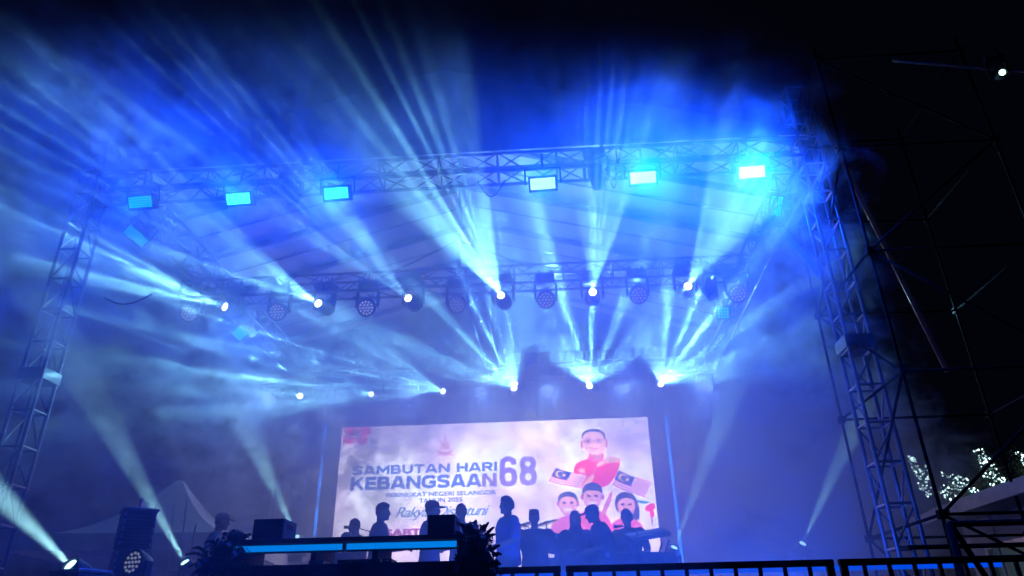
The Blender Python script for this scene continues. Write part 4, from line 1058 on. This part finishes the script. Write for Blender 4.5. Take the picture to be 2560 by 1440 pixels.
t = thing('equipment_case', 'pale edged case beside the lower left floor beam light', 'case', (at(205, 1420, 6.1).x, 6.1, .0), R(-20), 'black equipment cases of the band')
m = MB(); m.bevbox((0, 0, .78), (.34, .3, 1.56), .015); m.build('body', M['grey'], t)
m = MB(); m.bevbox((0, 0, 1.575), (.36, .32, .03), .006); m.build('lid', M['steel'], t)
# pagoda tent
pk = at(451, 1203, 14.0)
t = thing('pagoda_tent', 'white peaked tent roof behind the left wing', 'tent', (pk.x, 14.0, 0), R(8))
HZ = pk.z; EZ = 2.75; hw = 1.9; m = MB(); vs = []; fs = []; n = 14
for side in range(4):
    rot = Matrix.Rotation(side * pi / 2, 3, 'Z'); o = len(vs)
    for i in range(n + 1):
        f = i / n; z = EZ + (HZ - EZ) * (1 - f) ** 2.1; ww = hw * (.03 + .97 * f)
        for j in range(5): u = -1 + j / 2; vs.append(rot @ Vector((u * ww, -ww, z - .05 * (1 - u * u) * f)))
    for i in range(n):
        for j in range(4): a = o + i * 5 + j; fs.append((a, a + 1, a + 6, a + 5))
m.add(vs, fs); m.build('canopy', M['tent'], t, True)
m = MB(); vs = []; fs = []
for side in range(4):
    rot = Matrix.Rotation(side * pi / 2, 3, 'Z'); o = len(vs)
    for j in range(21):
        u = -1 + j / 10; vs += [rot @ Vector((u * hw, -hw - .003, EZ + .0)), rot @ Vector((u * hw, -hw - .02 * (j % 2), EZ - .26 - .03 * (j % 2)))]
    for j in range(20): a = o + 2 * j; fs.append((a, a + 2, a + 3, a + 1))
m.add(vs, fs); m.build('valance', M['tent'], t)
for x in (-1, 1):
    for y in (-1, 1):
        m = MB(); m.tube((x * (hw - .03), y * (hw - .03), 0), (x * (hw - .03), y * (hw - .03), EZ), .035, 10); m.build('leg', M['steel'], t)
# long poles and cables at the left wing
for lb, (x0, y0), (x1, y1), Y, r_ in (('thin pole at the left wing before the tent, leftmost', (437, 1258), (443, 1440), 10.5, .010), ('thin pole at the left wing beside the tent edge', (467, 1250), (480, 1400), 10.5, .012),
        ('bright thin pole beside the person in the cap', (490, 1310), (483, 1370), 9.6, .012), ('black rope hanging left of the tent', (390, 1260), (420, 1320), 9.0, .008)):
    A, B_ = at(x0, y0, Y), at(x1, y1, Y); t = thing('pole' if 'pole' in lb else 'rope', lb, 'pole' if 'pole' in lb else 'rope', (B_.x, Y, 0), 0)
    m = MB(); m.tube(Vector((A.x - B_.x, 0, A.z)), (0, 0, 0.0), r_, 8); m.build('shaft', M['steel'] if 'pole' in lb else M['black'], t)

# ------------------------------------------------------------------ straps from the right tower
m = MB(); A, B_ = Vector((XR + .25, 8.5, 8.0)), at(2370, 930, 9.3)
q_ = (B_ - A).normalized(); s_ = q_.cross(Vector((0, 1, 0))).normalized() * .035
m.add([A - s_, A + s_, B_ + s_, B_ - s_, A - s_ + Vector((0, .006, 0)), A + s_ + Vector((0, .006, 0)), B_ + s_ + Vector((0, .006, 0)), B_ - s_ + Vector((0, .006, 0))], [(0, 1, 2, 3), (4, 7, 6, 5), (0, 4, 5, 1), (1, 5, 6, 2), (2, 6, 7, 3), (3, 7, 4, 0)])
tag(m.build('guy_strap', M['red']), 'dark red strap stretched down to the right of the tower', 'strap')
m = MB(); A, B_ = at(1945, 560, 9.6), at(2062, 700, 9.0); q_ = (B_ - A).normalized(); s_ = q_.cross(Vector((0, 1, 0))).normalized() * .06
m.add([A - s_, A + s_, B_ + s_, B_ - s_, A - s_ + Vector((0, .006, 0)), A + s_ + Vector((0, .006, 0)), B_ + s_ + Vector((0, .006, 0)), B_ - s_ + Vector((0, .006, 0))], [(0, 1, 2, 3), (4, 7, 6, 5), (0, 4, 5, 1), (1, 5, 6, 2), (2, 6, 7, 3), (3, 7, 4, 0)])
tag(m.build('brace_strap', M['teal']), 'teal strap from the roof corner to the right tower', 'strap')
# hanging cables on the front truss
for lb, (x0, y0), (x1, y1), sag in (('power cable drooping under the front truss beside the first black moving head', (700, 470), (780, 470), .22), ('power cable drooping under the front truss left of the third strobe', (1195, 455), (1262, 450), .26), ('power cable drooping beside the central black moving head', (1515, 420), (1545, 430), .30), ('thin cable sagging at the left above the wing', (262, 745), (380, 735), .12)):
    A, B_ = at(x0, y0, 8.3), at(x1, y1, 8.3); m = MB()
    m.path([A.lerp(B_, i / 14) - Vector((0, 0, sag * sin(pi * i / 14))) for i in range(15)], .009, 6)
    tag(m.build('cable', M['black']), lb, 'cable', 'cables drooping from the trusses')

# ------------------------------------------------------------------ scaffold at the right
def scaffold(label, pipes, couplers, base=None):
    o = Vector((pipes[0][0].x, pipes[0][0].y, 0)); t = thing('scaffold', label, 'scaffold', o, 0, 'scaffold frames at the right')
    for a, b_, r_, nm in pipes:
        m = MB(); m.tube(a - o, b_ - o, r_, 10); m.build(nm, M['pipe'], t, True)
    for c in couplers:
        m = MB(); m.bevbox(c - o, (.08, .08, .09), .012); m.tube(c - o + Vector((.03, -.05, 0)), c - o + Vector((.03, -.09, .02)), .012, 6); m.build('coupler', M['pipe'], t)
    return t
def grid_scaffold(label, x0, y0, wx, wy, zs, r_=.024, skip=()):
    P = [(x0, y0), (x0 + wx, y0), (x0 + wx, y0 + wy), (x0, y0 + wy)]; pipes = []; cp = []
    for x, y in P: pipes.append((Vector((x, y, 0)), Vector((x, y, zs[-1] + .25)), r_, 'standard'))
    for k, z in enumerate(zs):
        for i in range(4):
            a, b_ = P[i], P[(i + 1) % 4]; pipes.append((Vector((*a, z)), Vector((*b_, z)), r_ * .9, 'ledger')); cp.append(Vector((*a, z)))
        if k:
            a, b_ = (P[0], P[1]) if k % 2 else (P[1], P[0]); pipes.append((Vector((*a, zs[k - 1])), Vector((*b_, z)), r_ * .9, 'brace'))
            a, b_ = (P[3], P[0]) if k % 2 else (P[0], P[3]); pipes.append((Vector((*a, zs[k - 1])), Vector((*b_, z)), r_ * .9, 'brace'))
    return scaffold(label, pipes, cp)
n0 = at(2256, 928, 7.6)
grid_scaffold('tall scaffold frame of thin pipes beside the fairy lights', n0.x, 7.6 - 0, 1.9, 1.9, [.2, n0.z - 1.6 - 1.0, n0.z - 1.5, n0.z, n0.z + 1.5, n0.z + 3.0, n0.z + 4.5], .018)
# near heavy steel frame in front of the cabin
fA = at(2372, 1310, 6.9)
o = Vector((fA.x, 6.9, 0)); t = thing('steel_frame', 'heavy black steel frame standing before the cabin', 'frame', o)
zb = fA.z
for nm, a, b_, r_ in (('beam', (0, 0, zb), (2.6, 0, zb), .028), ('post', (0, 0, 0), (0, 0, zb), .035), ('post', (.98, 0, 0), (.94, 0, 2.5), .026), ('brace', (0.02, 0, zb - .02), (.62, .4, .9), .026), ('brace', (.62, 0, .9), (1.25, 0, zb + .25), .022), ('beam', (0, .9, zb - .1), (2.6, .9, zb - .1), .024), ('post', (1.9, .3, 0), (1.9, .3, 3.4), .03)):
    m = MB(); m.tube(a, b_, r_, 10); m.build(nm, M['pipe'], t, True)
# lamp high on the scaffold, top right corner
pL = at(2511, 177, 7.2)
t = moving_head('lone lit lamp high on the scaffold in the upper right corner', pL - Vector((-.3, -1, -.5)).normalized() * .18, Vector((-.3, -1, -.5)), 'beam', emit('lone_lens', (.45, 1, .9), 5), None, False, s=.6)
m = MB(); A = pL + Vector((-1.2, .15, .42)); m.tube(A, A + Vector((2.6, .5, 0)), .024, 10)
tag(m.build('lamp_pipe', M['steel']), 'pipe the upper right corner lamp hangs from', 'pipe')

# ------------------------------------------------------------------ cabin at the lower right, its long side running away from the viewer
def atX(x, y, X):
    d = _r * ((x - 1280) / FPX) - _u * ((y - 720) / FPX) + _f
    return EYE + d * (X / d.x)
CX = 6.0
e0, e1 = atX(2345, 1303, CX), atX(2560, 1232, CX)
ez = (e0.z + e1.z) / 2; cy0, cy1 = max(5.5, e1.y - 2.5), e0.y
t = thing('site_cabin', 'pale cabin with overhanging roof and a window at the lower right', 'cabin', (CX, cy0, 0)); Lc = cy1 - cy0
m = MB(); m.bevbox((.25, Lc / 2, ez), (1.3, Lc + .1, .10), .015); m.bevbox((1.9, Lc / 2, ez + .12), (4.0, Lc, .12), .02); q = m.build('roof', M['roofmetal'], t)
m = MB(); m.bevbox((-.42, Lc / 2, ez - .03), (.05, Lc + .12, .16), .012); m.build('gutter', M['roofmetal'], q)
wx = .35
wn0, wn1 = atX(2468, 1360, CX + wx), atX(2560, 1350, CX + wx); wz1 = wn0.z - .05; wz0 = max(.7, wz1 - 1.2)
ya, yb = wn0.y - cy0, max(.4, wn0.y - cy0 - 2.0)
m = MB()
m.box((wx + .05, (yb) / 2, ez / 2), (.1, yb, ez - .11)); m.box((wx + .05, (ya + Lc) / 2, ez / 2), (.1, Lc - ya, ez - .11))
m.box((wx + .05, (ya + yb) / 2, (wz1 + ez - .055) / 2), (.1, ya - yb, ez - .055 - wz1)); m.box((wx + .05, (ya + yb) / 2, wz0 / 2), (.1, ya - yb, wz0))
for k in range(int(Lc / .9)): m.box((wx - .012, .45 + k * .9, ez / 2), (.025, .04, ez - .12))
m.box((wx + 1.8, Lc - .05, ez / 2), (3.5, .1, ez - .12)); m.box((wx + 1.8, .05, ez / 2), (3.5, .1, ez - .12))
m.build('wall', M['wall'], t)
m = MB()
for y in (ya, (ya + yb) / 2, yb): m.box((wx - .01, y, (wz0 + wz1) / 2), (.06, .06, wz1 - wz0))
for z in (wz0, wz1): m.box((wx - .012, (ya + yb) / 2, z), (.062, ya - yb + .06, .06))
q = m.build('window', M['steel'], t)
m = MB(); m.box((wx + .05, (ya + yb) / 2, (wz0 + wz1) / 2), (.01, ya - yb, wz1 - wz0)); m.build('pane', emit('dim_window', (.10, .22, .20), .10, base=(.1, .12, .12)), q)

# ------------------------------------------------------------------ trees wrapped in fairy lights
e_fairy = emit('fairy_light_bulb', (.62, .95, 1), 3.0)
_n = e_fairy.node_tree; _t = _n.nodes.new('ShaderNodeTexCoord'); _z = _n.nodes.new('ShaderNodeTexNoise'); _z.inputs['Scale'].default_value = 5; _q = _n.nodes.new('ShaderNodeMapRange')
_q.inputs[1].default_value = .38; _q.inputs[2].default_value = .62; _q.inputs[3].default_value = .35; _q.inputs[4].default_value = 6.0
_n.links.new(_t.outputs['Object'], _z.inputs['Vector']); _n.links.new(_z.outputs[0], _q.inputs[0]); _n.links.new(_q.outputs[0], _n.nodes['Principled BSDF'].inputs['Emission Strength'])
def inside(p, poly):
    x, y = p; c = False; j = len(poly) - 1
    for i in range(len(poly)):
        if (poly[i][1] > y) != (poly[j][1] > y) and x < (poly[j][0] - poly[i][0]) * (y - poly[i][1]) / (poly[j][1] - poly[i][1]) + poly[i][0]: c = not c
        j = i
    return c
def lit_tree(label, poly, n, Y, seed, col=None):
    rnd = random.Random(seed); xs = [p[0] for p in poly]; ys = [p[1] for p in poly]
    cx, cy_ = sum(xs) / len(xs), sum(ys) / len(ys); c = at(cx, cy_, Y); o = Vector((c.x, Y, 0))
    t = thing('fairy_light_tree', label, 'tree', o, 0, 'trees wrapped in fairy lights')
    m = MB(); m.tube((0, 0, 0), (0, .1, c.z * .6), .12, 10, .07); q = (at(cx, max(ys), Y) - o)
    for k in range(7): m.tube((0, .1, c.z * .6), (at(rnd.choice(xs), rnd.choice(ys), Y) - o) * .97, .05, 6, .012)
    m.build('trunk', M['bark'], t)
    pts = []
    while len(pts) < n:
        p = (rnd.uniform(min(xs), max(xs)), rnd.uniform(min(ys), max(ys)))
        if inside(p, poly): pts.append(at(p[0], p[1], Y + rnd.uniform(-.7, .7)) - o)
    m = MB()
    for p in pts:
        for k in range(16):
            v = p + Vector((rnd.gauss(0, .16), rnd.gauss(0, .16), rnd.gauss(0, .16))); s_ = Vector((rnd.uniform(-1, 1), rnd.uniform(-1, 1), rnd.uniform(-1, 1))).normalized() * .07; u_ = s_.orthogonal().normalized() * .025
            m.add([v, v + s_ * .5 + u_, v + s_, v + s_ * .5 - u_], [(0, 1, 2, 3)])
    m.build('crown', M['leaf'], t)
    m = MB()
    for p in pts: m.ball(p + Vector((0, -.12, 0)), rnd.choice((.014, .018, .023, .029)), n=6, m=4)
    tag(m.build('fairy_lights', e_fairy, t), kind='stuff')
lit_tree('tree in dense fairy lights right beside the truss tower, narrow and slanting', [(2262, 1138), (2285, 1152), (2312, 1168), (2318, 1200), (2326, 1235), (2315, 1245), (2295, 1232), (2282, 1195)], 175, 19, 1)
lit_tree('wide low tree dotted with spaced fairy lights in the middle of the three', [(2335, 1172), (2352, 1185), (2385, 1186), (2420, 1202), (2448, 1232), (2450, 1258), (2408, 1270), (2385, 1262), (2345, 1245), (2338, 1225), (2360, 1205)], 165, 20, 2)
lit_tree('tall slim tree in fairy lights above the cabin roof', [(2424, 1124), (2446, 1123), (2468, 1140), (2482, 1170), (2505, 1195), (2512, 1228), (2488, 1240), (2478, 1218), (2455, 1205), (2444, 1165)], 125, 19.5, 4)
lit_tree('tree with fairy lights cut by the right edge of the picture', [(2530, 1132), (2548, 1135), (2572, 1160), (2578, 1200), (2560, 1185), (2550, 1160)], 40, 19.5, 6)
bpy.context.view_layer.update()
